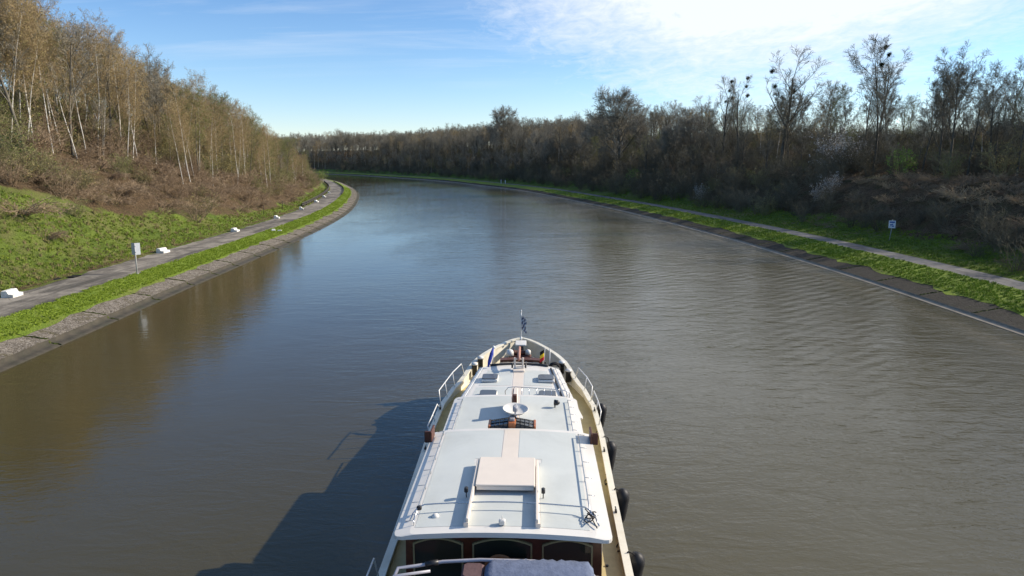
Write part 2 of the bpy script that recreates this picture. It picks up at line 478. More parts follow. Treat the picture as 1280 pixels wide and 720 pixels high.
wmask = t.math('MULTIPLY', t.ramp(t.math('MULTIPLY', spx.outputs[0], 0.03), [(0.12, 0.0), (0.6, 1.0)]), t.ramp(t.noise(p, 0.09, 3), [(0.42, 0.0), (0.62, 1.0)]))
hgt = t.math('ADD', t.math('ADD', t.math('MULTIPLY', w1, 1.15), t.math('MULTIPLY', w2, 0.44)), t.math('MULTIPLY', w3, 0.8))
calm = t.ramp(t.math('ADD', t.math('MULTIPLY', t.math('SUBTRACT', spx.outputs[1], 75.0, clamp=False), 0.0045, clamp=True), t.math('ADD', t.math('MULTIPLY', spx.outputs[0], 0.018), t.math('ADD', 0.42, t.math('MULTIPLY', t.math('SUBTRACT', t.noise(p, 0.05, 3, 0.6), 0.5), 0.5)))), [(0.15, 0.16), (0.42, 0.42), (0.80, 1.05)])
hgt = t.math('MULTIPLY', hgt, calm)
hgt = t.math('ADD', t.math('MULTIPLY', hgt, gust), t.math('MULTIPLY', t.math('MULTIPLY', wv.outputs['Fac'], wmask), 0.34))
bp = t.add('ShaderNodeBump'); bp.inputs['Strength'].default_value = 1.0; bp.inputs['Distance'].default_value = 0.085
t.link(hgt, bp.inputs['Height']); t.link(bp.outputs[0], b.inputs['Normal'])
def build_water():
    vs = []; fs = []
    n = 400
    def samp(C, u):
        s = u * (len(C) - 1); i = min(int(s), len(C) - 2); return C[i].lerp(C[i + 1], s - i)
    # pair stations by arc fraction
    def byarc(C, S, fr):
        d = fr * S[-1]; lo = 0; hi = len(S) - 1
        while hi - lo > 1:
            mid = (lo + hi) // 2
            if S[mid] <= d: lo = mid
            else: hi = mid
        return C[lo].lerp(C[hi], (d - S[lo]) / max(S[hi] - S[lo], 1e-6))
    for i in range(n + 1):
        a = byarc(LC, LS, i / n); c = byarc(RC, RS, i / n)
        d = (c - a).normalized() * 0.12
        a = a - d; c = c + d
        for k in range(9):
            q = a.lerp(c, k / 8); vs.append((q.x, q.y, 0.0))
    for i in range(n):
        for k in range(8):
            q = i * 9 + k; fs.append((q, q + 1, q + 10, q + 9))
    me = bpy.data.meshes.new('water'); me.from_pydata(vs, [], fs); me.materials.append(m_w); me.update()
    if me.polygons[0].normal.z < 0: me.flip_normals()
    o = bpy.data.objects.new('water', me); COL.objects.link(o); tag(o, kind='structure')
build_water()

# ground base sheet (canal bed and land to the horizon)
g = MB(); g.add([(-6000, -6000, -2.6), (6000, -6000, -2.6), (6000, 9000, -2.6), (-6000, 9000, -2.6)], [(0, 1, 2, 3)])
tag(g.build('ground', mat_grass('far_land', (0.05, 0.07, 0.02), (0.09, 0.11, 0.03), (0.1, 0.09, 0.05))), kind='structure')

# banks
def zoneL(o, x, y, z):
    # 1 = grass, 0 = brown litter
    edge = interp([(0, 20), (45, 19.5), (62, 20.5), (72, 16.5), (90, 12.5), (130, 11.5), (200, 12), (400, 12)], y)
    g_ = 1 - sstep(edge - 2.0, edge + 2.5, o + 1.8 * fbm(x, y, 0.12, 5))
    if 8.7 < o < 9.6: g_ *= 0.45
    return (g_, 0, 0)
def zoneR(o, x, y, z):
    g_ = 1 - sstep(13.5, 16.5, o + 1.5 * fbm(x, y, 0.12, 5))
    return (g_, 0, 0)
offsL = [0, 0.10, 0.42, 0.75, 0.79]
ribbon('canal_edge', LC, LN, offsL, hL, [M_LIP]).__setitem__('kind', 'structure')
ribbon('revetment', LC, LN, [0.79, 1.2, 1.6, 2.1, 2.6], hL, [M_STONE], wob={4: 0.28}).__setitem__('kind', 'structure')
ribbon('verge', LC, LN, [2.25, 3.2, 3.9, 4.62], lambda o, x, y: hL(o, x, y) + 0.012 + (0.06 + 0.09 * fbm(x, y, 0.9, 2)) * sstep(2.5, 3.2, o), [M_VERGE], wob={0: 0.42, 3: 0.08}).__setitem__('kind', 'structure')
ribbon('towpath', LC, LN, [4.5, 5.6, 6.7, 7.8, 8.85], lambda o, x, y: hL(o, x, y) + 0.06, [M_PATH]).__setitem__('kind', 'structure')
hoff = [8.55, 9.0, 9.4] + [9.4 + i * 0.75 for i in range(1, 45)] + [44 + i * 3 for i in range(1, 12)] + [85, 100, 130, 175, 190]
ribbon('hillside', LC, LN, hoff, lambda o, x, y: hL(o, x, y) + (0.075 + 0.05 * fbm(x, y, 0.8, 4) if o < 9.6 else 0.07), [M_HILL], zone=zoneL, wob={0: 0.22, 1: 0.1}).__setitem__('kind', 'structure')

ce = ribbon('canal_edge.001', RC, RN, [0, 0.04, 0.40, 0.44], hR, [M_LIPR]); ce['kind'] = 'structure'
ce.data.polygons.foreach_set('use_smooth', [False] * len(ce.data.polygons))
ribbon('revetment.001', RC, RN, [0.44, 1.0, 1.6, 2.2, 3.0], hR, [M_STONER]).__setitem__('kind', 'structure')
ribbon('verge.001', RC, RN, [2.3, 3.2, 4.6, 6.08], lambda o, x, y: hR(o, x, y) + 0.012 + (0.06 + 0.08 * fbm(x, y, 0.9, 2)) * sstep(3.1, 3.8, o), [M_VERGE], wob={0: 0.5, 3: 0.05}).__setitem__('kind', 'structure')
ribbon('towpath.001', RC, RN, [5.95, 7.3, 8.75], lambda o, x, y: hR(o, x, y) + 0.06, [M_PATHR]).__setitem__('kind', 'structure')
hoff = [8.6, 9.1, 9.8] + [9.8 + i * 0.9 for i in range(1, 36)] + [44 + i * 3 for i in range(1, 12)] + [90, 120, 170, 240, 330, 420, 450]
ribbon('hillside.001', RC, RN, hoff, lambda o, x, y: hR(o, x, y) + 0.07, [M_HILL], zone=zoneR, wob={0: 0.07}).__setitem__('kind', 'structure')

# weed-grown joints cut across the stone revetment (structure detail)
def joints(C, N, S, hf, o0, o1, name, every, wdt, lo, hi):
    mb = MB(); nxt = 0
    for i in range(len(C)):
        if C[i].y < lo or C[i].y > hi: continue
        if S[i] < nxt: continue
        nxt = S[i] + every * random.uniform(0.9, 1.1)
        t_ = Vector((N[i].y, -N[i].x, 0))
        pts = []
        k = 14
        for j in range(k + 1):
            o = o0 + (o1 - o0) * j / k
            ww = wdt * (0.6 + 0.8 * random.random())
            p = C[i] + N[i] * o + t_ * 0.05 * random.uniform(-1, 1)
            z = hf(o, p.x, p.y) + 0.03
            pts.append((p - t_ * ww, p + t_ * ww, p, z))
        vs = []; fs = []
        for a, b_, c, z in pts:
            vs += [(a.x, a.y, z - 0.06), (c.x, c.y, z + 0.05 * random.random()), (b_.x, b_.y, z - 0.06)]
        for j in range(k):
            for q in (0, 1):
                a = j * 3 + q; fs.append((a, a + 1, a + 4, a + 3))
        mb.add(vs, fs)
    o = mb.build(name, [M_WEED]); o['kind'] = 'structure'
random.seed(5)
joints(LC, LN, LS, hL, 0.12, 2.7, 'revetment_joints', 5.2, 0.07, 20, 240)
joints(RC, RN, RS, hR, 0.42, 2.5, 'revetment_joints.001', 5.6, 0.07, 20, 240)
# ------------------------------------------------------------------ trees
def bark(name, c1, c2, c3=None, sc=6, stretch=(1, 1, 0.25)):
    m, t, b = new_mat(name, 0.9, 0.1)
    tc = t.add('ShaderNodeTexCoord').outputs['Object']
    n = t.noise(t.mapping(tc, stretch), sc, 5, 0.7)
    col = t.mix(t.ramp(n, [(0.42, 0.0), (0.6, 1.0)]), c1, c2)
    if c3:
        n2 = t.noise(t.mapping(tc, (1, 1, 3.5)), 2.2, 4, 0.75)
        col = t.mix(t.ramp(n2, [(0.56, 0.0), (0.62, 1.0)]), col, c3)
    t.link(col, b.inputs['Base Color'])
    return m
def twigmat(name, c1, c2):
    m, t, b = new_mat(name, 0.9, 0.08)
    oi = t.add('ShaderNodeObjectInfo')
    tc = t.add('ShaderNodeTexCoord').outputs['Object']
    n = t.noise(tc, 0.8, 4, 0.6)
    f = t.math('ADD', t.math('MULTIPLY', oi.outputs['Random'], 0.6), t.math('MULTIPLY', n, 0.6), clamp=True)
    t.link(t.mix(f, c1, c2), b.inputs['Base Color'])
    return m
B_BIRCH = bark('birch_bark', (0.76, 0.73, 0.66), (0.60, 0.56, 0.49), (0.13, 0.11, 0.09), 5)
B_GREY = bark('grey_bark', (0.13, 0.115, 0.09), (0.21, 0.19, 0.15))
B_DARK = bark('dark_bark', (0.085, 0.075, 0.06), (0.15, 0.135, 0.105))
T_BIRCH = twigmat('birch_twigs', (0.25, 0.185, 0.115), (0.44, 0.33, 0.18))
T_OLIVE = twigmat('olive_twigs', (0.17, 0.155, 0.085), (0.28, 0.25, 0.13))
T_GREY = twigmat('grey_twigs', (0.20, 0.18, 0.14), (0.34, 0.305, 0.235))
T_DARK = twigmat('dark_twigs', (0.125, 0.112, 0.083), (0.235, 0.212, 0.158))
T_BRAMBLE = twigmat('bramble_stems', (0.17, 0.115, 0.075), (0.36, 0.27, 0.175))
T_BRDARK = twigmat('dark_scrub_stems', (0.09, 0.078, 0.055), (0.22, 0.19, 0.125))
BUD_OCH = worn('ochre_buds', (0.36, 0.29, 0.11), 0.8, 0.1, var=0.3, scale=1)
BUD_GRN = worn('green_buds', (0.20, 0.24, 0.06), 0.8, 0.1, var=0.3, scale=1)
BUD_DULL = worn('dull_buds', (0.12, 0.10, 0.05), 0.8, 0.1, var=0.3, scale=1)
LEAF_GRN = worn('fresh_leaves', (0.26, 0.40, 0.06), 0.7, 0.2, var=0.3, scale=1)
LEAF_DK = worn('evergreen_leaves', (0.05, 0.085, 0.025), 0.6, 0.3, var=0.4, scale=1)
BLOSSOM = worn('blossom', (0.62, 0.58, 0.52), 0.8, 0.1, var=0.12, scale=1)

def perp(d, rng):
    a = Vector((rng.uniform(-1, 1), rng.uniform(-1, 1), rng.uniform(-1, 1)))
    a = a - d * a.dot(d)
    if a.length < 1e-4: return perp(d, rng)
    return a.normalized()
def grow(mt, mc, p, d, L, r, lvl, P, rng):
    """one branch and, recursively, its children"""
    last = lvl == len(P['n'])
    nseg = 1 if last else (P.get('seg0', 8) if lvl == 0 else (4 if lvl == 1 else 2))
    pts = [p.copy()]; dirs = [d.copy()]
    q = p.copy(); dd = d.copy()
    for i in range(nseg):
        dd = dd + perp(dd, rng) * P['wob'][lvl] + Vector((0, 0, P['trop'][lvl]))
        dd.normalize(); q = q + dd * (L / nseg); pts.append(q.copy()); dirs.append(dd.copy())
    if last:
        mc.tube(pts, [r] * 2, 3, cap=False, smooth=False, tip=True)
        if P['bud'] and rng.random() < P['budp']:
            for _ in range(P['bud']):
                c = pts[0].lerp(pts[1], rng.uniform(0.3, 1.05)); s = P['buds'] * rng.uniform(.6, 1.4)
                a = perp(dd, rng) * s; b_ = perp(a.normalized(), rng) * s
                mc.add([tuple(c - a), tuple(c + b_), tuple(c + a)], [(0, 1, 2)], 1)
        return
    rr = [r * (1 - (1 - P['tap'][lvl]) * i / nseg) for i in range(nseg + 1)]
    tgt = mt if lvl <= P.get('tl', 1) else mc
    tgt.tube(pts, rr, 7 if lvl == 0 else (5 if lvl == 1 else 3), cap=False, smooth=True)
    n = P['n'][lvl]; n = max(1, int(n * rng.uniform(0.85, 1.15)))
    t0 = P['t0'][lvl]; phase = rng.uniform(0, 6.28)
    for k in range(n):
        tt = t0 + (1 - t0) * ((k + rng.random()) / n) ** P.get('pw', 1.0)
        tt = min(tt, 0.995)
        s = tt * nseg; i = min(int(s), nseg - 1)
        pos = pts[i].lerp(pts[i + 1], s - i); dr = dirs[i + 1]
        side = perp(dr, rng)
        if lvl == 0:
            an = phase + k * 2.4; side = Vector((math.cos(an), math.sin(an), 0)); side = (side - dr * side.dot(dr)).normalized()
        ang = P['ang'][lvl] * rng.uniform(0.75, 1.25)
        nd = dr * math.cos(ang) + side * math.sin(ang)
        shape = P['shape'](tt) if lvl == 0 else (1 - 0.55 * tt)
        grow(mt, mc, pos, nd.normalized(), P['len'][lvl] * shape * rng.uniform(0.7, 1.2), max(rr[i] * P['rr'][lvl], P['rmin']), lvl + 1, P, rng)

def tree_tpl(seed, H, P, r0, lean=0.03):
    rng = random.Random(seed)
    mt = MB(); mc = MB()
    d = Vector((rng.uniform(-lean, lean), rng.uniform(-lean, lean), 1)).normalized()
    grow(mt, mc, Vector((0, 0, -0.3)), d, H, r0, 0, P, rng)
    return mt, mc
def P_birch(H, bud=2, budp=0.55):
    return dict(n=[36, 8, 7], t0=[0.36, 0.15, 0.1], ang=[R(42), R(38), R(50)], len=[H * .25, H * .09, H * .052], wob=[.045, .10, .2, .2], trop=[.01, .04, -.03, -.08],
                tap=[.12, .25, .4], rr=[.30, .5, .6], tl=0, rmin=0.0135, bud=bud, budp=budp, buds=0.05, shape=lambda t: 0.45 + 1.0 * math.sin(PI * min(1, (t - .2) / .85)) * .75, seg0=9)
def P_vase(H, dense_=1.0, bud=0, tl=1):
    return dict(n=[9, 7, 6, int(5 * dense_)], t0=[0.30, 0.22, 0.15, 0.1], ang=[R(30), R(30), R(38), R(45)], len=[H * .52, H * .21, H * .10, H * .058], wob=[.05, .07, .10, .12, .2], trop=[.02, .07, .03, .0, .0],
                tap=[.30, .25, .35, .5], rr=[.5, .45, .5, .6], rmin=0.019, bud=bud, budp=.5, buds=.055, shape=lambda t: 1.12 - 0.62 * t, seg0=7, tl=2 if tl == 2 else 1)
def P_tall(H):
    return dict(n=[19, 8, 7, 5], t0=[0.30, 0.2, 0.15, .1], ang=[R(33), R(30), R(40), R(45)], len=[H * .30, H * .13, H * .075, H * .045], wob=[.05, .08, .10, .12, .2], trop=[.01, .07, .02, .0, .0],
                tap=[.22, .25, .35, .5], rr=[.42, .45, .5, .6], rmin=0.019, bud=0, budp=0, buds=.05, shape=lambda t: 0.6 + 0.7 * math.sin(PI * min(1, max(0, (t - .25)) / .8)), seg0=8, tl=1)
def P_round(H):
    return dict(n=[24, 10, 8, 6], t0=[0.15, 0.2, 0.12, .1], ang=[R(38), R(32), R(38), R(42)], len=[H * .60, H * .22, H * .125, H * .075], wob=[.04, .08, .12, .15, .2], trop=[.02, .035, .02, .0, .0],
                tap=[.25, .25, .35, .5], rr=[.4, .45, .5, .6], rmin=0.028, bud=0, budp=0, buds=.05, shape=lambda t: 1.12 - 0.72 * t, seg0=6, tl=1)

class Tpl: pass
TPL = {}
def make_tpl(key, mbs, tmats, cmats, H, kinds):
    a = Tpl(); a.trunk = mbs[0].mesh(kinds[1], tmats); a.crown = mbs[1].mesh(kinds[2], cmats); a.H = H; a.kind = kinds; TPL[key] = a
BK = ('birch_tree', 'trunk', 'crown'); TK = ('bare_tree', 'trunk', 'crown')
for i, (s, H) in enumerate([(11, 14.0), (12, 15.0), (13, 13.0), (14, 15.5)]):
    make_tpl('birch%d' % i, tree_tpl(s, H, P_birch(H), 0.095, 0.13), [B_BIRCH], [T_BIRCH, BUD_OCH], H, BK)
for i, (s, H) in enumerate([(21, 12.5), (22, 13.5), (23, 11.5)]):
    make_tpl('olive%d' % i, tree_tpl(s, H, P_birch(H, 3, .8), 0.10, 0.08), [B_GREY], [T_OLIVE, BUD_GRN], H, TK)
for i, (s, H) in enumerate([(31, 15.5), (32, 16.5), (33, 14.5)]):
    make_tpl('tall%d' % i, tree_tpl(s, H, P_tall(H), 0.19, 0.06), [B_DARK], [T_DARK], H, TK)
for i, (s, H) in enumerate([(41, 14.5), (42, 15.5)]):
    make_tpl('vase%d' % i, tree_tpl(s, H, P_vase(H), 0.26, 0.04), [B_DARK], [T_DARK], H, TK)
for i, (s, H) in enumerate([(51, 14.0), (52, 13.0)]):
    make_tpl('grey%d' % i, tree_tpl(s, H, P_vase(H, 1.2, 1), 0.2, 0.04), [B_GREY], [T_GREY, BUD_DULL], H, TK)
make_tpl('round0', tree_tpl(61, 11.5, P_round(16.0), 0.36, 0.02), [B_GREY], [T_GREY], 16.0, TK)

# shrubs ------------------------------------------------------------
def shrub_tpl(seed, h, stems, P, spread):
    rng = random.Random(seed); mt = MB(); mc = MB()
    for k in range(stems):
        an = rng.uniform(0, 2 * PI); sp_ = spread * rng.random() ** .5
        d = Vector((math.cos(an) * sp_, math.sin(an) * sp_, 1)).normalized()
        grow(mt, mc, Vector((math.cos(an) * .35 * rng.random(), math.sin(an) * .35 * rng.random(), -.15)), d, h * rng.uniform(.65, 1.1), 0.03, 0, P, rng)
    return mt, mc
def P_shrub(h, bud=0, buds=.06, n=(6, 6), trop=0.0, budp=.8, ln=(.42, .24)):
    return dict(n=list(n), t0=[.12, .1], ang=[R(45), R(50)], len=[h * ln[0], h * ln[1]], wob=[.13, .2, .25], trop=[trop, 0, 0], tap=[.3, .4], rr=[.55, .6], rmin=.017, bud=bud, budp=budp, buds=buds, shape=lambda t: 1.1 - .5 * t, seg0=4, tl=0)
SK = ('shrub', 'stems', 'twigs')
SKL = ('shrub', 'stems', 'foliage')
for i in range(2): make_tpl('scrub%d' % i, shrub_tpl(71 + i, 3.0, 14, P_shrub(3.0), .55), [T_BRAMBLE], [T_BRAMBLE], 3.0, SK)
for i in range(2): make_tpl('brmbl%d' % i, shrub_tpl(75 + i, 2.4, 20, P_shrub(2.4, trop=-.26), 1.1), [T_BRAMBLE], [T_BRAMBLE], 1.6, SK)
for i in range(2): make_tpl('dscrub%d' % i, shrub_tpl(81 + i, 4.2, 14, P_shrub(4.2), .5), [T_BRDARK], [T_BRDARK], 4.2, SK)
make_tpl('oscrub0', shrub_tpl(85, 3.6, 14, P_shrub(3.6, 2, .055), .5), [T_OLIVE], [T_OLIVE, BUD_GRN], 3.6, SKL)
make_tpl('oscrub1', shrub_tpl(86, 3.2, 14, P_shrub(3.2, 2, .055), .6), [T_OLIVE], [T_OLIVE, BUD_OCH], 3.2, SKL)
make_tpl('green0', shrub_tpl(88, 3.4, 12, P_shrub(3.4, 4, .08), .5), [T_OLIVE], [T_OLIVE, LEAF_GRN], 3.4, SKL)
make_tpl('white0', shrub_tpl(90, 4.0, 12, P_shrub(4.0, 5, .075), .5), [T_GREY], [T_GREY, BLOSSOM], 4.0, SKL)
T_STRAW = twigmat('straw_stems', (0.36, 0.25, 0.14), (0.50, 0.37, 0.22))
make_tpl('straw0', shrub_tpl(95, 2.2, 22, P_shrub(2.2, trop=-.18), .9), [T_STRAW], [T_STRAW], 1.8, SK)
make_tpl('ever0', shrub_tpl(92, 2.6, 14, P_shrub(2.6, 6, .09), .8), [T_BRDARK], [T_BRDARK, LEAF_DK], 2.6, SKL)

def plant(key, pos, H=None, label=None, cat='tree', group=None, rz=None, wid=1.0, tilt=0.0, kind=None):
    a = TPL[key]
    s = (H / a.H) if H else 1.0
    r_ = empty(kind or a.kind[0], pos, random.uniform(0, 2 * PI) if rz is None else rz, label=label, cat=cat, group=group)
    r_.scale = (s * wid, s * wid, s)
    r_.rotation_euler = (random.gauss(0, tilt), random.gauss(0, tilt), r_.rotation_euler[2])
    for nm, me in ((a.kind[1], a.trunk), (a.kind[2], a.crown)):
        o = bpy.data.objects.new(nm, me); COL.objects.link(o); o.parent = r_
        if not hasattr(a, 'ex'): a.ex = []
        a.ex.append(o)
    return r_

# scatter as ONE stuff object via geometry nodes ------------------------
def scatter(name, keys, pts, label=None, mats=None, meshes=None):
    """pts: list of (x,y,z, rz, scale, width, key index)"""
    me = bpy.data.meshes.new(name)
    me.from_pydata([p[:3] for p in pts], [], [])
    ar = me.attributes.new('rotv', 'FLOAT_VECTOR', 'POINT'); ar.data.foreach_set('vector', [c for p in pts for c in (0.0, 0.0, p[3])])
    asx = me.attributes.new('sclv', 'FLOAT_VECTOR', 'POINT'); asx.data.foreach_set('vector', [c for p in pts for c in (p[4] * p[5], p[4] * p[5], p[4])])
    ai = me.attributes.new('pick', 'INT', 'POINT'); ai.data.foreach_set('value', [p[6] for p in pts])
    o = bpy.data.objects.new(name, me); COL.objects.link(o); tag(o, kind='stuff')
    ng = bpy.data.node_groups.new(name + '_nodes', 'GeometryNodeTree')
    ng.interface.new_socket('Geometry', in_out='INPUT', socket_type='NodeSocketGeometry')
    ng.interface.new_socket('Geometry', in_out='OUTPUT', socket_type='NodeSocketGeometry')
    N = ng.nodes; Lk = ng.links
    gi = N.new('NodeGroupInput'); go = N.new('NodeGroupOutput')
    coll = N.new('GeometryNodeJoinGeometry')
    srcs = []
    for k in keys:
        if isinstance(k, str):
            a = TPL[k]; obs = [a.ex[0], a.ex[1]]
        else: obs = [k]
        j = N.new('GeometryNodeJoinGeometry')
        for ob in obs:
            oi = N.new('GeometryNodeObjectInfo'); oi.inputs['Object'].default_value = ob; oi.transform_space = 'ORIGINAL'
            Lk.new(oi.outputs['Geometry'], j.inputs[0])
        g2 = N.new('GeometryNodeGeometryToInstance'); Lk.new(j.outputs[0], g2.inputs[0]); srcs.append(g2)
    for s_ in reversed(srcs): Lk.new(s_.outputs[0], coll.inputs[0])
    ip = N.new('GeometryNodeInstanceOnPoints')
    Lk.new(gi.outputs[0], ip.inputs['Points']); Lk.new(coll.outputs[0], ip.inputs['Instance'])
    ip.inputs['Pick Instance'].default_value = True
    def attr(nm, ty):
        n = N.new('GeometryNodeInputNamedAttribute'); n.data_type = ty; n.inputs['Name'].default_value = nm; return n.outputs['Attribute']
    Lk.new(attr('pick', 'INT'), ip.inputs['Instance Index'])
    Lk.new(attr('rotv', 'FLOAT_VECTOR'), ip.inputs['Rotation'])
    Lk.new(attr('sclv', 'FLOAT_VECTOR'), ip.inputs['Scale'])
    Lk.new(ip.outputs[0], go.inputs[0])
    md = o.modifiers.new('scatter', 'NODES'); md.node_group = ng
    return o

def proj(p):
    """image position (1280x720) of a world point"""
    dz = H_CAM - p[2]; zc = p[1] * math.cos(TH) + dz * math.sin(TH)
    if zc < 1: return (-9999, -9999, zc)
    return (640 + F * p[0] / zc, 200 + F * dz / math.cos(TH) / zc, zc)

# ---- left bank birch wood
random.seed(77)
def fill(C, N, S, hf, side_fn, o0, o1, y0, y1, spacing_fn, maxn=9999):
    """dart throwing in (arc, offset) space"""
    pts = []; cells = {}
    i0 = next(i for i in range(len(C)) if C[i].y > y0)
    cand = []
    for i in range(i0, len(C)):
        if C[i].y > y1: break
        seg = S[i] - S[i - 1]
        cand.append((i, seg))
    tries = []
    for i, seg in cand:
        n = seg * (o1 - o0) * 0.35
        for _ in range(int(n) + (random.random() < n % 1)):
            tries.append((i, random.uniform(o0, o1)))
    random.shuffle(tries)
    for i, off in tries:
        p = C[i] + N[i] * off
        j = random.uniform(-.5, .5) * (S[i] - S[i - 1])
        p = p + Vector((N[i].y, -N[i].x, 0)) * j
        sp_ = spacing_fn(off, p)
        if sp_ is None: continue
        c = (int(p.x // 3), int(p.y // 3)); ok = True
        rr = int(sp_ // 3) + 1
        for a in range(-rr, rr + 1):
            for b_ in range(-rr, rr + 1):
                for q in cells.get((c[0] + a, c[1] + b_), ()):
                    if (q - p).length < sp_: ok = False; break
                if not ok: break
            if not ok: break
        if not ok: continue
        cells.setdefault(c, []).append(p)
        pts.append((off, Vector((p.x, p.y, hf(off, p.x, p.y))), i))
        if len(pts) >= maxn: break
    return pts
def left_start(y):   # offset where the wood begins
    return interp([(0, 31), (60, 30), (85, 27), (110, 20), (150, 17), (250, 15), (420, 14)], y)
def sp_left(off, p):
    if off < left_start(p.y): return None
    return 1.75 + max(0, off - left_start(p.y)) * 0.07 + max(0, p.y - 90) * 0.006
lt = fill(LC, LN, LS, hL, None, 14, 75, 34, 440, sp_left)
lt = [q for q in lt if -80 < proj(q[1])[0] < 1360]
lt.sort(key=lambda q: (q[0] - left_start(q[1].y)) * 1.2 + q[1].y * .12)
print('left trees', len(lt))
random.seed(78)
G_B = 'white-barked birches crowding the left hillside'
nb = 0; no = 0; extra_left = []
for off, p, i in lt:
    front = off - left_start(p.y)
    H = random.uniform(13.0, 18.5) * interp([(0, 1.0), (85, .95), (120, .80), (170, .62), (230, .46), (300, .38), (450, .36)], p.y)
    if front < 3 and random.random() < .35: H *= random.uniform(.5, .8)
    px = proj(p)[0]
    if random.random() < .62 and nb < 285:
        nb += 1
        zone_ = ('at the left edge' if px < 110 else 'above the brown bramble slope' if px < 300 else 'near the left bend')
        row = 'front-row ' if front < 6 else 'inner '
        plant('birch%d' % random.randrange(4), p, H, f'{row}pale-trunked birch with brown twigs {zone_}', 'tree', G_B + ' ' + zone_ + (', front row' if front < 6 else ', behind the front row'), tilt=.05, wid=random.uniform(.85, 1.15))
    elif no < 200:
        no += 1
        zone_ = ('at the left edge' if px < 110 else 'above the brown bramble slope' if px < 300 else 'near the left bend')
        k = random.choice(['olive0', 'olive1', 'olive2', 'grey0'])
        lab = 'grey-trunked olive-budding tree among the birches ' + zone_ if k != 'grey0' else 'bare spreading grey tree among the birches ' + zone_
        plant(k, p, H * .9, lab, 'tree', ('budding olive trees ' if k != 'grey0' else 'bare grey trees ') + 'among the left birches ' + zone_, tilt=.05)
    else:
        extra_left.append((p.x, p.y, p.z, random.uniform(0, 6.28), H / 14, 1.0, random.randrange(4)))
print('birch', nb, 'olive', no, 'extra', len(extra_left))
if extra_left: tag(scatter('wood_interior', ['birch0', 'birch1', 'olive0', 'olive1'], extra_left), 'mass of birches deep inside the left wood', 'wood')

# ---- undergrowth left
def sp_ul(off, p):
    e = interp([(0, 22), (45, 22), (62, 22.5), (72, 18), (90, 13.5), (130, 12.0), (200, 12.5), (400, 12.5)], p.y)
    if off < e + 1.5 * fbm(p.x, p.y, .12, 5): return None
    return 1.0 + max(0, p.y - 60) * 0.006 + max(0, off - 36) * .05
ul = fill(LC, LN, LS, hL, None, 11, 62, 30, 440, sp_ul)
pts = []
first = []
for off, p, i in ul:
    st_ = left_start(p.y)
    r_ = random.random(); nz = fbm(p.x, p.y, .06, 41)
    if off > st_ + 1: k = (4 if r_ < .35 + nz else 5 if r_ < .6 else 1)
    else: k = (2 if r_ < .38 else 3 if r_ < .68 else 0 if r_ < .86 - nz * .5 else 4 if r_ < .93 else 5)
    s = random.uniform(.6, 1.25) * (1.0 if off < st_ else 1.2)
    if off < st_ - 3: s *= .8
    pts.append((p.x, p.y, p.z - .1, random.uniform(0, 6.28), s, random.uniform(.9, 1.3), k))
UNDER_L = pts
print('undergrowth left', len(pts))

# ---- right bank wood
def right_start(y): return interp([(0, 31), (60, 30), (100, 26), (140, 19), (200, 16), (300, 15), (520, 15)], y)
def sp_r(off, p):
    if off < right_start(p.y): return None
    return (3.3 if p.y < 110 else 3.1) + max(0, off - right_start(p.y)) * (0.15 if p.y < 110 else .13) + max(0, p.y - 100) * 0.010
random.seed(90)
rt = fill(RC, RN, RS, hR, None, 14, 78, 36, 260, sp_r)
rt = [q for q in rt if -60 < proj(q[1])[0] < 1400]
rt.sort(key=lambda q: (q[0] - right_start(q[1].y)) * 1.3 + q[1].y * .1)
print('right trees', len(rt))
extra_right = []
nr = 0; nrg = 0
RIGHT_TREES = []
for off, p, i in rt:
    front = off - right_start(p.y); px = proj(p)[0]
    H = random.uniform(10, 15.5) * interp([(0, 1.0), (120, 1.0), (180, .85), (300, .9)], p.y)
    H *= (0.9 + 0.35 * fbm(p.x, p.y, .05, 55)) * interp([(0, .76), (90, .82), (140, .86), (260, .88)], p.y)
    if front < 4: H *= random.uniform(.6, .95)
    side = 'at the right edge' if px > 1130 else 'behind the white blossom' if px > 930 else 'along the middle of the right bank' if px > 780 else 'where the right bank curves away'
    if random.random() < .68 and nr < 270:
        nr += 1
        k = random.choice(['tall0', 'tall1', 'tall2', 'vase0', 'vase1', 'tall0'])
        shp = 'narrow' if k[0] == 't' else 'spreading'
        row = 'front' if front < 8 else 'rear'
        RIGHT_TREES.append((plant(k, p, H, f'dark leafless {shp} tree in the {row} rows {side}', 'tree', f'dark {shp} {row} trees {side}', tilt=.04), k, H, p))
    elif nrg < 200:
        nrg += 1
        k = random.choice(['grey0', 'grey1', 'olive1', 'olive2', 'birch2', 'birch1'])
        nm = {'g': 'bare grey-brown spreading tree', 'o': 'slim tree budding olive green', 'b': 'pale-trunked birch'}[k[0]]
        plant(k, p, H * .92, f'{nm} standing in the wood {side}', 'tree', f'{nm}s {side}', tilt=.04)
    else:
        extra_right.append((p.x, p.y, p.z, random.uniform(0, 6.28), H / 15, 1.0, random.randrange(4)))
print('right', nr, nrg, len(extra_right))
if extra_right: tag(scatter('wood_interior', ['tall0', 'tall1', 'vase0', 'grey0'], extra_right), 'mass of bare trees deep inside the right wood', 'wood')

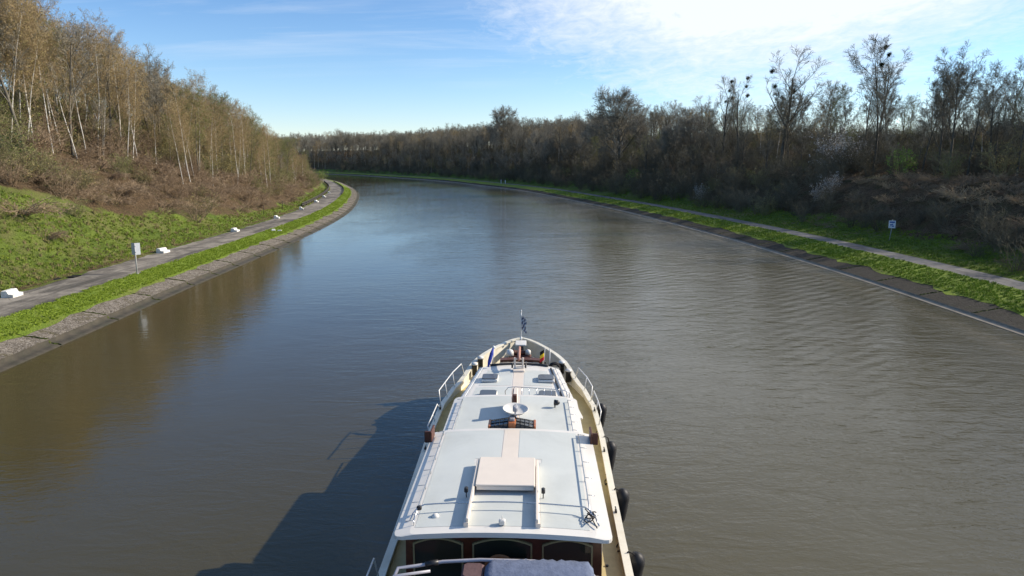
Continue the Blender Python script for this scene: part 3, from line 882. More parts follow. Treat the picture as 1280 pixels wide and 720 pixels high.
def sp_ur(off, p):
    e = interp([(0, 11), (50, 11), (60, 10.8), (72, 13.5), (80, 13.5), (95, 12.5), (120, 11.5), (160, 11), (250, 11), (500, 11)], p.y)
    if off < e + 1.2 * fbm(p.x, p.y, .12, 5): return None
    return 1.35 + max(0, p.y - 60) * 0.007 + max(0, off - 36) * .05
ur = fill(RC, RN, RS, hR, None, 10, 60, 30, 520, sp_ur)
UNDER_R = []
for off, p, i in ur:
    r_ = random.random(); st_ = right_start(p.y); nz = fbm(p.x, p.y, .05, 47)
    near_mound = p.y < 105 and off < st_
    if near_mound and off > 17: k = 2 if r_ < .35 else 3 if r_ < .7 else 8
    elif near_mound: k = 6 if r_ < .5 else 7 if r_ < .75 else 2
    else: k = 6 if r_ < .42 else 7 if r_ < .78 else 4 if r_ < .86 + nz * .3 else 5 if r_ < .93 else 0
    s = random.uniform(.6, 1.15)
    if near_mound: s *= .68
    if p.y > 150: s *= 1.2
    UNDER_R.append((p.x, p.y, p.z - .1, random.uniform(0, 6.28), s, random.uniform(.9, 1.3), k))
print('undergrowth right', len(UNDER_R))

# ---- far wood round the bend: one mass
random.seed(99)
def sp_far(off, p): 
    if off < 15: return None
    return 3.1 + (off - 15) * .035
fw = fill(RC, RN, RS, hR, None, 14, 110, 255, 700, sp_far)
ft = []
fw.sort(key=lambda q: q[0] + random.uniform(0, 4) + q[1].y * .03)
NAMED = 0
for off, p, i in fw:
    H = random.uniform(11, 15) * (0.9 + .25 * fbm(p.x, p.y, .03, 8)) * interp([(0, .95), (400, 1.0), (520, 1.05)], p.y)
    if off < 22: H *= .7
    ft.append((p.x, p.y, p.z, random.uniform(0, 6.28), H / 15, random.uniform(.95, 1.25), random.randrange(6)))
print('far wood', len(ft))
tag(scatter('far_wood', ['grey0', 'grey1', 'vase0', 'grey0', 'birch0', 'grey1'], ft), 'brown leafless wood closing off the bend of the canal', 'wood')
# shadows and depth behind the left skyline
# ---- individually visible shrubs and trees -------------------------------
def at_px(px, py_base_y, side_off, left=False): pass
def place_l(off, y): return on_left(off, y)[0]
def place_r(off, y): return on_right(off, y)[0]
def find(px, y_lo, y_hi, off, left):
    """station on a bank where the plant's image column is px"""
    C, N, hf = (LC, LN, hL) if left else (RC, RN, hR)
    best = None
    for i in range(len(C)):
        q = C[i] + N[i] * off
        if q.y < y_lo or q.y > y_hi: continue
        z = hf(off, q.x, q.y); u = proj((q.x, q.y, z))
        d = abs(u[0] - px)
        if best is None or d < best[0]: best = (d, Vector((q.x, q.y, z)))
    return best[1]
for px_, off_, H_ in [(12, 29, 15), (28, 30, 16.5), (34, 28, 13), (66, 27, 15), (75, 29, 16), (99, 26, 13.5), (128, 26, 13), (136, 27, 14), (158, 24, 12.5), (172, 23, 11.5), (231, 19, 10), (237, 19.5, 11), (243, 20, 9.5), (268, 18, 8), (298, 17.5, 8.5), (336, 15.5, 10)]:
    plant('birch%d' % random.randrange(4), find(px_, 40, 320, off_, True), H_, 'bright white-barked birch at the front edge of the left wood', 'tree', 'bright birches on the front edge of the left wood', tilt=.09, wid=.8)
for px_, off_, H_ in [(715, 24, 10), (690, 26, 10.5), (800, 28, 10.5), (835, 24, 10), (865, 30, 11), (668, 30, 11), (560, 34, 13), (480, 30, 12)]:
    plant('round0', find(px_, 100, 520, off_, False), H_, 'rounded bushy bare crown standing in the treeline of the right bank', 'tree', 'rounded crowns in the right treeline', wid=random.uniform(.9, 1.15))
plant('round0', find(627, 230, 520, 34, False), 23.5, 'lone pale rounded bare tree rising above the far wood', 'tree', wid=1.05)
plant('round0', find(775, 130, 300, 22, False), 22.0, 'broad dome-shaped bare tree with fine twigs left of the nest trees', 'tree', wid=1.1)
plant('round0', find(742, 130, 300, 30, False), 14, 'smaller rounded bare tree beside the broad dome-shaped tree', 'tree', wid=1.0)
NEST = [plant('vase0', find(905, 60, 200, 27, False), 15.0, 'tall bare tree hung with dark balls, left of its two neighbours', 'tree', wid=1.0),
        plant('vase1', find(925, 60, 200, 25, False), 15.5, 'tall bare tree with dark balls, middle of the three', 'tree', wid=.9),
        plant('vase0', find(975, 60, 200, 25, False), 17.0, 'widest tall bare tree with dark balls against the cloud', 'tree', wid=1.25),
        plant('tall1', find(1092, 60, 200, 27, False), 16.0, 'tallest bare tree with dark balls near its top', 'tree')]
plant('tall2', find(1185, 50, 160, 27, False), 13.0, 'very tall slender bare tree reaching highest at the right', 'tree')
plant('tall0', find(1235, 50, 160, 28, False), 11.0, 'tall dark bare tree beside the right edge of the picture', 'tree')
plant('tall1', find(1270, 50, 160, 27, False), 11.0, 'tall dark bare tree cut by the right edge of the picture', 'tree')
plant('tall0', find(1150, 50, 160, 28, False), 11.5, 'slender bare tree just left of the tallest right-hand tree', 'tree')

plant('white0', find(1040, 60, 170, 26, False), 5.5, 'large white-blossoming bush high on the right bank', 'shrub', wid=1.2)
plant('white0', find(1065, 60, 170, 27, False), 4.6, 'smaller pale blossoming bush right of the large one', 'shrub', wid=1.2)
plant('white0', find(1040, 60, 140, 18.5, False), 2.8, 'white-flowering blackthorn low on the slope above the right path', 'shrub')
plant('white0', find(1022, 60, 140, 17.5, False), 2.6, 'small whitish blackthorn left of the taller flowering one', 'shrub')
plant('white0', find(876, 80, 240, 14.5, False), 2.8, 'pale twiggy bush beside the shaded right path', 'shrub')
plant('green0', find(1128, 60, 150, 25, False), 3.8, 'bright fresh-green bush in front of the right wood', 'shrub')
plant('green0', find(795, 100, 260, 16, False), 4.2, 'dull green young tree low on the shaded right bank', 'shrub')
plant('straw0', find(1210, 50, 140, 20, False), 2.0, 'straw-coloured bramble heap on top of the right mound', 'shrub', wid=1.3)
plant('oscrub0', find(1190, 50, 140, 24, False), 3.6, 'olive leafy bush among the brambles on the right', 'shrub')
plant('oscrub1', find(1255, 50, 140, 26, False), 4.5, 'pale olive bush at the right edge above the brambles', 'shrub')
plant('dscrub0', find(1240, 40, 140, 15, False), 4.0, 'dark bare bush in the shade of the right slope', 'shrub')
plant('dscrub1', find(1180, 40, 140, 15.5, False), 3.8, 'dark leggy bush behind the right-hand sign', 'shrub')
plant('scrub0', find(80, 40, 110, 18.5, True), 2.6, 'brown leafless thorn bush at the top of the green slope', 'shrub', wid=1.3)
plant('oscrub0', find(97, 40, 110, 16.0, True), 1.9, 'rounded olive bush in the middle of the green slope', 'shrub', wid=1.5)
plant('brmbl0', find(28, 35, 110, 16.5, True), 1.8, 'grey-brown bramble mound on the left part of the green slope', 'shrub', wid=1.2)
plant('brmbl1', find(62, 35, 110, 14.0, True), 1.1, 'low thorny tuft lowest on the green slope', 'shrub')
plant('scrub1', find(15, 35, 110, 20.5, True), 2.6, 'brown bush at the picture edge above the green slope', 'shrub', wid=1.2)
plant('ever0', find(8, 40, 120, 26, True), 2.6, 'dark evergreen bush at the left edge below the birches', 'shrub', wid=1.2)
plant('green0', find(403, 230, 420, 7.5, True), 4.4, 'small yellowish-green bush at the bend beside the towpath', 'shrub', wid=1.1)
plant('oscrub1', find(391, 180, 330, 12.5, True), 4.5, 'olive bush closing the left wood at the bend', 'shrub')
plant('brmbl1', find(150, 40, 120, 18, True), 1.8, 'reddish bramble clump right of the green slope crest', 'shrub')
# dark balls (mistletoe) in the tall trees
mis = MB(); rng = random.Random(3)
for k in range(170):
    v = Vector((rng.gauss(0, 1), rng.gauss(0, 1), rng.gauss(0, 1))).normalized()
    mis.tube([tuple(v * .05), tuple(v * rng.uniform(.32, .52))], [.02, .02], 3, cap=False, smooth=False, tip=True)
    c = v * rng.uniform(.2, .48); a = perp(v, rng) * .09; b_ = perp(a.normalized(), rng) * .09
    mis.add([tuple(c - a), tuple(c + b_), tuple(c + a)], [(0, 1, 2)], 0)
mis_me = mis.mesh('mistletoe', [worn('mistletoe_green', (0.035, 0.04, 0.018), .8, .1)])
def mistle(px, py, ref, sc, label, grp):
    # at the crown of the reference tree, height from the photo row
    q = ref.location; zc = proj(q)[2]; 
    z = H_CAM - (py - 200) * zc * math.cos(TH) / F
    x = (px - 640) * zc / F
    o = bpy.data.objects.new('mistletoe_ball', mis_me); COL.objects.link(o)
    o.location = (x, q.y, z); o.scale = (sc,) * 3
    tag(o, label, 'mistletoe', grp)
for n_, (px, py, r_, s_) in enumerate([(909, 104, 0, 1.0), (907, 115, 0, .9), (911, 124, 0, 1.0), (903, 128, 0, .7)]):
    mistle(px, py, NEST[0], s_, 'dark mistletoe ball in the leftmost of the hung bare trees', 'mistletoe balls in the left hung tree')
for px, py, s_ in [(928, 100, .9), (929, 121, 1.0), (927, 110, .8)]:
    mistle(px, py, NEST[1], s_, 'dark mistletoe ball in the middle hung bare tree', 'mistletoe balls in the middle hung tree')
for px, py, s_, lb in [(957, 92, 1.0, 'highest mistletoe ball in the widest hung tree'), (962, 110, .9, 'mistletoe ball in the left side of the widest hung tree'), (985, 116, 1.2, 'biggest mistletoe ball in the widest hung tree')]:
    mistle(px, py, NEST[2], s_, lb, None)
for px, py, s_, lb in [(1093, 63, .9, 'mistletoe ball at the very top of the tallest hung tree'), (1098, 72, .8, 'second mistletoe ball just below the treetop one'), (1090, 84, .9, 'mistletoe ball lower in the tallest hung tree')]:
    mistle(px, py, NEST[3], s_, lb, None)
tag(scatter('undergrowth', ['scrub0', 'scrub1', 'brmbl0', 'brmbl1', 'oscrub0', 'oscrub1'], UNDER_L), 'brown and olive brambles covering the left slope under the birches', 'undergrowth')
tag(scatter('undergrowth', ['scrub0', 'scrub1', 'brmbl0', 'brmbl1', 'oscrub0', 'oscrub1', 'dscrub0', 'dscrub1', 'straw0'], UNDER_R), 'dark scrub and brambles covering the shaded right slope', 'undergrowth')

# ---- grass tufts --------------------------------------------------------
def tuft_mesh(seed, h, n, mat, name='grass_tuft'):
    rng = random.Random(seed); mb = MB()
    for k in range(n):
        an = rng.uniform(0, 6.28); r0 = rng.uniform(0, .11); x, y = r0 * math.cos(an), r0 * math.sin(an)
        l = rng.uniform(.05, .4); hh = h * rng.uniform(.6, 1.1); wv = .008
        tx, ty = -math.sin(an) * wv, math.cos(an) * wv
        mx_, my_ = x + math.cos(an) * l * .4 * hh, y + math.sin(an) * l * .4 * hh
        ex, ey = x + math.cos(an) * l * hh, y + math.sin(an) * l * hh
        mb.add([(x - tx, y - ty, -.02), (x + tx, y + ty, -.02), (mx_ + tx, my_ + ty, hh * .65), (mx_ - tx, my_ - ty, hh * .65), (ex, ey, hh)], [(0, 1, 2, 3), (3, 2, 4)])
    return mb.mesh(name, [mat])
def grassmat(name, c1, c2):
    m, t, b = new_mat(name, 0.75, 0.15); oi = t.add('ShaderNodeObjectInfo')
    n = t.noise(geo_pos(t), 0.5, 5, 0.65)
    t.link(t.mix(t.math('ADD', t.math('MULTIPLY', oi.outputs['Random'], .25), t.math('MULTIPLY', n, .75), clamp=True), c1, c2), b.inputs['Base Color'])
    return m
GM1 = grassmat('blade_bright', (0.17, 0.25, 0.022), (0.30, 0.38, 0.05))
GM2 = grassmat('blade_mixed', (0.11, 0.17, 0.022), (0.27, 0.31, 0.065))
GM3 = grassmat('blade_dry', (0.20, 0.17, 0.07), (0.30, 0.24, 0.12))
tufts = []
for i, (m_, h_, n_, lab, oo, yy) in enumerate([(GM1, .13, 22, 'small tuft of bright grass standing on the left verge edge', 2.6, 40.0), (GM2, .20, 24, 'taller green grass tuft at the foot of the left slope', 10.0, 44.0), (GM3, .26, 20, 'straw-coloured dry tuft where asphalt meets the left slope', 9.2, 58.0)]):
    o = bpy.data.objects.new('grass_tuft', tuft_mesh(i, h_, n_, m_)); COL.objects.link(o)
    o.location = on_left(oo, yy)[0] + Vector((0, 0, .07)); tag(o, lab, 'grass tuft'); tufts.append(o)
random.seed(31)
gp = []
def scat_band(C, N, S, hf, o0, o1, y0, y1, dens, pick, sc, out):
    for i in range(1, len(C)):
        y = C[i].y
        if y < y0 or y > y1: continue
        d = dens * interp([(0, 1), (60, 1), (120, .5), (220, .2)], y)
        n = (S[i] - S[i - 1]) * (o1 - o0) * d
        n = int(n) + (random.random() < n % 1)
        for _ in range(n):
            off = random.uniform(o0, o1); k = pick(off, y)
            if k is None: continue
            p = C[i] + N[i] * off + Vector((N[i].y, -N[i].x, 0)) * random.uniform(-.5, .5) * (S[i] - S[i - 1])
            out.append((p.x, p.y, hf(off, p.x, p.y) + .06, random.uniform(0, 6.28), random.uniform(.6, 1.3) * sc, random.uniform(.9, 1.5), k))
scat_band(LC, LN, LS, hL, 2.5, 4.65, 26, 240, 34, lambda o, y: 0 if random.random() < .9 or o > 2.7 else 1, .8, gp)
scat_band(LC, LN, LS, hL, 8.75, 9.6, 26, 200, 8, lambda o, y: 2 if random.random() < .4 else 1, .6, gp)
def pk(o, y):
    e = interp([(0, 20), (45, 19.5), (62, 20.5), (72, 16.5), (90, 12.5), (130, 11.5), (200, 12)], y)
    if o > e: return None
    if random.random() < .25: return None
    return 1 if random.random() < .55 else 0 if random.random() < .6 else 2
scat_band(LC, LN, LS, hL, 9.4, 21, 28, 220, 15, pk, 1.05, gp)
scat_band(RC, RN, RS, hR, 2.5, 6.0, 32, 220, 18, lambda o, y: 0 if random.random() < .9 else 1, .9, gp)
scat_band(RC, RN, RS, hR, 8.8, 15, 32, 180, 10, lambda o, y: 1 if random.random() < .5 else 0, 1.0, gp)
print('tufts', len(gp))
tag(scatter('grass', tufts, gp), 'rough green grass on the verges and lower slopes', 'grass')
# ------------------------------------------------------------------ boat
M_WHITE = worn('boat_white_paint', (0.73, 0.70, 0.64), 0.35, 0.5, var=0.03, scale=2, dirt=(0.55, 0.50, 0.42), dirt_amt=0.25)
M_PANEL = worn('roof_antislip_paint', (0.59, 0.615, 0.585), 0.6, 0.3, var=0.035, scale=1.2, bump=0.15, bscale=220, dirt=(0.44, 0.46, 0.43), dirt_amt=0.6)
M_CREAM = worn('cream_strip_paint', (0.76, 0.67, 0.57), 0.45, 0.4, var=0.04, scale=2, dirt=(0.6, 0.52, 0.42), dirt_amt=0.3)
M_DECK = worn('buff_side_deck', (0.58, 0.47, 0.23), 0.6, 0.3, var=0.10, scale=3, dirt=(0.36, 0.27, 0.12), dirt_amt=0.5, bump=.2, bscale=90)
M_BULW = worn('cream_bulwark', (0.79, 0.745, 0.62), 0.4, 0.5, var=0.05, scale=3, dirt=(0.42, 0.34, 0.18), dirt_amt=0.4)
M_HULL = worn('dark_blue_hull_paint', (0.02, 0.025, 0.04), 0.3, 0.5, var=0.2, scale=2, dirt=(0.08, 0.07, 0.05), dirt_amt=0.4)
M_MAHO = worn('varnished_mahogany', (0.075, 0.022, 0.012), 0.3, 0.6, var=0.35, scale=5)
M_TEAK = worn('orange_varnished_wood', (0.40, 0.13, 0.045), 0.4, 0.5, var=0.25, scale=9)
M_BROWN = worn('dark_brown_board', (0.10, 0.035, 0.022), 0.5, 0.4, var=0.2, scale=8)
M_STEEL = worn('stainless_tube', (0.62, 0.62, 0.62), 0.25, 0.5, metal=1.0, var=0.05, scale=3)
M_TUBEW = worn('white_rail_tube', (0.74, 0.74, 0.72), 0.35, 0.5, var=0.05, scale=5)
M_BLACK = worn('black_rubber', (0.018, 0.018, 0.02), 0.55, 0.4, var=0.3, scale=6, dirt=(0.07, 0.065, 0.06), dirt_amt=.5)
M_BLKP = worn('black_paint', (0.02, 0.02, 0.022), 0.4, 0.5, var=0.2, scale=8)
M_FRAME = worn('window_frame_shaded_cream', (0.27, 0.23, 0.12), 0.5, 0.4, var=0.08, scale=5)  # cream dimmed so the colour carries the aft wall's shade
M_POLEG = worn('grey_frame_tube', (0.42, 0.41, 0.45), 0.4, 0.5, var=0.05, scale=5)
M_CANV = worn('blue_canvas', (0.15, 0.18, 0.26), 0.85, 0.15, var=0.14, scale=7, bump=.6, bscale=14)
M_ROPE = worn('black_rope', (0.03, 0.028, 0.028), 0.9, 0.1, var=0.3, scale=30)
M_TAN = worn('tan_leather', (0.32, 0.13, 0.05), 0.5, 0.4, var=0.2, scale=9)
m_glass, tg, bgl = new_mat('dark_window_glass', 0.06, 0.6, 0.0, (0.028, 0.03, 0.022))
m_sky, ts, bs = new_mat('smoked_skylight', 0.22, 0.5, 0.0, (0.075, 0.082, 0.09))
def flat(name, c, rough=.7):
    return worn(name, c, rough, .2, var=.08, scale=10)
M_NAVY = flat('flag_navy', (0.02, 0.03, 0.11)); M_FLW = flat('flag_white', (0.75, 0.75, 0.75))
M_FBLK = flat('flag_black', (0.012, 0.012, 0.012)); M_FYEL = flat('flag_yellow', (0.8, 0.55, 0.03)); M_FRED = flat('flag_red', (0.55, 0.02, 0.03)); M_FBLU = flat('flag_blue', (0.03, 0.05, 0.30))

YAW = -R(1.9)
YO = 17.0
boat = empty('boat', (-0.02, YO, 0), YAW, label='long white-roofed barge yacht with cream side decks heading up the canal', cat='boat')
def Y(w): return w - YO
HB = [(2.5, 1.2), (3.2, 1.9), (4.5, 2.3), (7, 2.55), (11, 2.64), (16, 2.68), (21, 2.76), (23.5, 2.70), (25, 2.46), (26, 2.16), (27, 1.84), (27.8, 1.50), (28.5, 1.12), (29.1, 0.72), (29.5, 0.36), (29.68, 0.10)]
def hb(y): return interp(HB, y)
def gz(y): return interp([(2.5, 1.75), (6, 1.5), (14, 1.42), (20, 1.48), (24, 1.6), (25.8, 1.75), (26.4, 2.0), (27.2, 2.18), (29.7, 2.42)], y)
def dz_(y): return interp([(2.5, 1.25), (20, 1.20), (25.5, 1.35), (29.7, 1.45)], y)
ys = [2.5, 2.8, 3.2, 3.8, 4.5, 5.5, 7, 9, 11, 13, 15, 17, 19, 21, 22.3, 23.5, 24.3, 25, 25.5, 26, 26.5, 27, 27.4, 27.8, 28.15, 28.5, 28.8, 29.1, 29.3, 29.5, 29.62, 29.68]
# hull: outside shell from the gunwale down
mb = MB(); rings = []
for y in ys:
    h = hb(y); g_ = gz(y); k = sstep(22, 29.7, y); ks = 1 - sstep(2.5, 6, y)
    bot = h * (1 - .35 * k - .3 * ks)
    rings.append([(-h, Y(y), g_ - .06), (-h * .995, Y(y), g_ - .25), (-h * .985, Y(y), .75), (-bot, Y(y - .35 * k), 0.05), (-bot * .92, Y(y - .5 * k), -.6),
                  (bot * .92, Y(y - .5 * k), -.6), (bot, Y(y - .35 * k), 0.05), (h * .985, Y(y), .75), (h * .995, Y(y), g_ - .25), (h, Y(y), g_ - .06)])
mb.loft(rings, closed=False, cap=False, smooth=True)
n = len(rings); r0 = rings[0]
mb.add(r0, [tuple(range(10))]); mb.add(rings[-1], [tuple(reversed(range(10)))])
hull = mb.build('hull', M_HULL, boat)
# bulwark: cap rail + inner face
mb = MB()
for sgn in (-1, 1):
    rg = []
    for y in ys:
        h = hb(y); g_ = gz(y); d = dz_(y); t_ = min(.14, h * .8)
        a = [(h + .03, g_ - .07), (h + .03, g_), (h - t_, g_), (h - t_, g_ - .07), (h - t_ * .45, g_ - .08), (h - t_ * .45, d - .03), (h - .001, d - .03), (h + .001, g_ - .08)]
        rg.append([(sgn * x, Y(y), z) for x, z in (a if sgn > 0 else a[::-1])])
    mb.loft(rg, cap=True)
mb.build('bulwark', M_BULW, boat)
# white outer band below the rail at the bow + wooden-looking rubbing strake
mb = MB()
for sgn in (-1, 1):
    pts = [(sgn * (hb(y) * .99 + .035), Y(y), .98 + .25 * sstep(22, 29.6, y)) for y in ys]
    mb.tube(pts, .055, 6)
mb.build('rubbing_strake', M_BLACK, boat)
# deck
mb = MB(); vs = []; fs = []
for y in ys:
    h = hb(y) - min(.06, hb(y) * .5)
    vs += [(-h, Y(y), dz_(y)), (h, Y(y), dz_(y))]
for i in range(len(ys) - 1): fs.append((i * 2, i * 2 + 1, i * 2 + 3, i * 2 + 2))
mb.add(vs, fs); mb.build('deck', M_DECK, boat)
mb = MB(); mb.add([(-1.95, Y(4.5), 1.26), (1.95, Y(4.5), 1.26), (2.1, Y(12.5), 1.235), (-2.6, Y(12.5), 1.235)], [(0, 1, 2, 3)]); mb.build('cockpit_floor', M_MAHO, boat)
# ---- superstructures: walls then roofs
def cabin(name, y0, y1, w0, w1, z0, z1, mat, parent=boat):
    mb = MB()
    rg = []
    for z, k in ((z0, 1.0), (z1, .985)):
        rg.append([(-w0 * k, Y(y0), z), (w0 * k, Y(y0), z), (w1 * k, Y(y1), z), (-w1 * k, Y(y1), z)])
    mb.loft(rg); return mb.build(name, mat, parent)
def roof_slab(name, ya, yb, wa, wb, z, th, camber, mats, rad=.18, panel=None, parent=boat, nose=0.0):
    """cambered slab with rounded plan corners"""
    mb = MB()
    n = 14; ny = 10; mY = []
    def half(y):
        u = (y - ya) / (yb - ya); w_ = wa + (wb - wa) * u
        e = min(y - ya, yb - y)
        if e < rad: w_ -= rad - math.sqrt(max(0, rad * rad - (rad - e) ** 2))
        return w_
    yl = [ya, ya + rad * .15, ya + rad * .4, ya + rad] + [ya + rad + (yb - ya - 2 * rad) * i / ny for i in range(1, ny)] + [yb - rad, yb - rad * .4, yb - rad * .15, yb]
    rg = []
    for y in yl:
        w_ = half(y); top = []
        zz = lambda x: z + camber * (1 - (x / wa) ** 2)
        yy = lambda x: y + nose * ((x / wb) ** 2) * ((y - ya) / (yb - ya))
        for i in range(n + 1):
            x = -w_ + 2 * w_ * i / n
            top.append((x, Y(yy(x)), zz(x) - (.03 if i in (0, n) else 0)))
        bot = [(x_, y_, z_ - th + (.03 if i_ in (0, n) else 0)) for i_, (x_, y_, z_) in enumerate(top)]
        rg.append(top + bot[::-1])
    mb.loft(rg, smooth=False)
    o = mb.build(name, mats[0], parent)
    return o, lambda x: z + camber * (1 - (x / wa) ** 2)
def sheet(name, quads, zf, mat, parent, lift=.004, nx=8):
    """flat painted panels lying on a cambered roof: (x0,x1,y0,y1,x0b,x1b)"""
    mb = MB()
    for q in quads:
        x0, x1, y0, y1 = q[:4]; x0b, x1b = (q[4], q[5]) if len(q) > 4 else (x0, x1)
        vs = []; fs = []; 
        for j, (y, a, b_) in enumerate(((y0, x0, x1), (y1, x0b, x1b))):
            for i in range(nx + 1):
                x = a + (b_ - a) * i / nx; vs.append((x, Y(y), zf(x) + lift))
        for i in range(nx): fs.append((i, i + 1, nx + 2 + i, nx + 1 + i))
        mb.add(vs, fs)
    return mb.build(name, mat, parent)

# main deckhouse
dh = cabin('deckhouse', 12.55, 17.2, 1.93, 1.93, 1.15, 2.93, M_MAHO)
roof, zr = roof_slab('main_roof', 12.2, 17.45, 2.08, 2.06, 3.0, .10, .10, [M_WHITE], rad=.16)
sheet('roof_panel', [(-1.70, -.78, 12.45, 15.35), (-.66, .60, 12.45, 13.7), (.72, 1.66, 12.45, 15.35), (-1.70, -.20, 15.55, 17.3), (.22, 1.66, 15.55, 17.3), (-1.70, -.80, 15.35, 15.55), (.76, 1.66, 15.35, 15.55)], zr, M_PANEL, roof)
sheet('roof_centre_strip', [(-.18, .20, 15.6, 17.35)], zr, M_CREAM, roof, lift=.006)
# sliding hatch on two rails
for s_ in (-1, 1):
    mb = MB(); mb.box(s_ * .67 - .02, Y(13.80), 3.17, .055, 2.75, .18, bev=.01)
    mb.box(s_ * .69 - .02, Y(12.42), 3.13, .09, .03, .10)
    mb.build('hatch_rail', M_CREAM, roof)
mb = MB(); mb.box(-.02, Y(14.5), 3.265, 1.26, 1.42, .05, bev=.02); mb.box(-.02, Y(13.81), 3.22, 1.20, .04, .09)
mb.build('sliding_hatch', M_CREAM, roof)
for s_ in (-1, 1):
    mb = MB(); mb.tube([(s_ * .80 - .02, Y(13.62), 3.09), (s_ * .80 - .02, Y(13.62), 3.22)], .012, 6); mb.box(s_ * .80 - .02, Y(13.62), 3.26, .08, .12, .11, bev=.02)
    mb.build('deck_lamp', M_BLKP, roof)
# tube arch lying across the roof with curled cable on the right
mb = MB()
arch = [(-1.84, Y(12.72), 3.04), (-1.80, Y(12.85), 3.12), (-1.72, Y(12.98), 3.18)] + [(-1.6 + 3.2 * i / 10, Y(13.06 + .06 * math.sin(PI * i / 10)), 3.20 + .05 * math.sin(PI * i / 10)) for i in range(11)] + [(1.70, Y(12.98), 3.17), (1.80, Y(12.82), 3.10), (1.85, Y(12.62), 3.04)]
mb.tube(arch, .016, 8)
ar_ = mb.build('tube_arch', M_STEEL, roof)
mb = MB(); mb.box(-1.70, Y(12.98), 3.17, .10, .09, .09, bev=.02); mb.build('arch_clamp', M_BLKP, ar_)
mb = MB(); rr = random.Random(4)
for k in range(3):
    c0 = (1.66 + .03 * k, Y(12.72 + .1 * k), 3.13)
    mb.tube([(c0[0] + .085 * math.cos(a / 10 * 2 * PI) + .01 * rr.random(), c0[1] + .13 * math.sin(a / 10 * 2 * PI), c0[2] + .035 * math.sin(a * .9 + k)) for a in range(11)], .011, 5)
mb.tube([(1.60, Y(13.0), 3.2), (1.70, Y(12.9), 3.13), (1.74, Y(12.7), 3.1), (1.80, Y(12.5), 3.06)], .011, 5)
mb.build('cable_coil', M_ROPE, roof)
mb = MB(); mb.lathe([(.075, 0), (.075, .02), (.05, .05), (.015, .065)], -1.36, Y(12.85), zr(1.36), 14); mb.build('mushroom_vent', M_WHITE, roof)
mb = MB(); mb.box(-.02, Y(12.50), 3.16, .13, .12, .11, bev=.02); mb.tube([(-.02, Y(12.5), 3.2), (-.02, Y(12.5), 3.29)], .008, 5); mb.tube([(-.02, Y(12.5), 3.04), (-.02, Y(12.5), 3.12)], .03, 8)
mb.build('antenna_box', M_WHITE, roof)
# low grab rails along both roof edges
def grabrail(x0, x1, ya, yb, z, zf, step, name='grab_rail', parent=None, h=.10, mat=None):
    mb = MB(); n = max(2, int((yb - ya) / step)); 
    P_ = [(x0 + (x1 - x0) * i / n, ya + (yb - ya) * i / n) for i in range(n + 1)]
    mb.tube([(x, Y(y), zf(x) + h) for x, y in P_], .014, 6)
    for x, y in P_: mb.tube([(x, Y(y), zf(x) - .01), (x, Y(y), zf(x) + h)], .010, 5)
    for x, y in P_: mb.tube([(x, Y(y), zf(x) + h), (x + (.16 if x > 0 else -.16), Y(y), zf(x) + h * .8)], .008, 4)
    return mb.build(name, mat or M_STEEL, parent)
grabrail(-1.74, -1.74, 12.55, 17.1, 0, zr, .72, parent=roof)
grabrail(1.70, 1.70, 12.9, 17.0, 0, zr, .72, parent=roof)
# nav light boards on the roof front corners
for s_, lab, lm in ((-1, 'mahogany light board with port lamp', (0.4, 0.02, 0.02)), (1, 'mahogany light board with starboard lamp', (0.02, 0.3, 0.08))):
    mb = MB(); mb.box(s_ * 2.02, Y(17.0), 3.10, .05, .52, .30, bev=.01); mb.box(s_ * 2.10, Y(16.80), 3.10, .18, .05, .30, bev=.01); mb.box(s_ * 2.08, Y(17.0), 2.97, .18, .46, .03)
    nb_ = mb.build('light_board', M_BROWN, boat)
    mb = MB(); mb.lathe([(.05, 0), (.06, .02), (.06, .13), (.03, .17)], s_ * 2.11, Y(16.97), 2.985, 12); mb.build('lamp', flat('lamp_lens_%s' % ('red' if s_ < 0 else 'green'), lm, .2), nb_)
# aft wall windows
def arch_win(xc, w_, zb, zt, rise, yy, name='window'):
    """shade-dimmed cream arched frame with dark pane, in the aft wall"""
    top = [(xc - w_ / 2 + w_ * i / 10, zt - rise * (2 * i / 10 - 1) ** 2) for i in range(11)]
    outer = [(xc - w_ / 2, zb)] + top + [(xc + w_ / 2, zb)]
    f = .032
    inner = [(xc + (x - xc) * (1 - 2 * f / w_), zb + f + (z - zb) * (1 - (2 * f) / (zt - zb))) for x, z in outer]
    k = len(outer); mb = MB()
    vs = [(x, Y(yy), z) for x, z in outer] + [(x, Y(yy), z) for x, z in inner] + [(x, Y(yy + .05), z) for x, z in outer] + [(x, Y(yy + .03), z) for x, z in inner]
    fs = []
    for i in range(k):
        j = (i + 1) % k
        fs += [(i, j, k + j, k + i), (2 * k + i, 2 * k + j, j, i), (k + i, k + j, 3 * k + j, 3 * k + i)]
    mb.add(vs, fs); o = mb.build(name, M_FRAME, dh)
    mb = MB(); mb.add([(x, Y(yy + .022), z) for x, z in inner], [tuple(range(k))]); mb.build('pane', m_glass, o)
arch_win(-1.27, .98, 1.7, 2.80, .12, 12.50)
arch_win(-.02, 1.16, 1.7, 2.81, .12, 12.50)
arch_win(1.24, .98, 1.7, 2.80, .12, 12.50)
for s_ in (-1, 1):
    for yy_ in (13.5, 15.0, 16.4):
        mb = MB(); mb.box(s_ * 1.935, Y(yy_), 2.25, .05, 1.0, .75, bev=.02); wf = mb.build('side_window', M_BULW, dh)
        mb = MB(); mb.box(s_ * 1.962, Y(yy_), 2.25, .012, .88, .63); mb.build('pane', m_glass, wf)
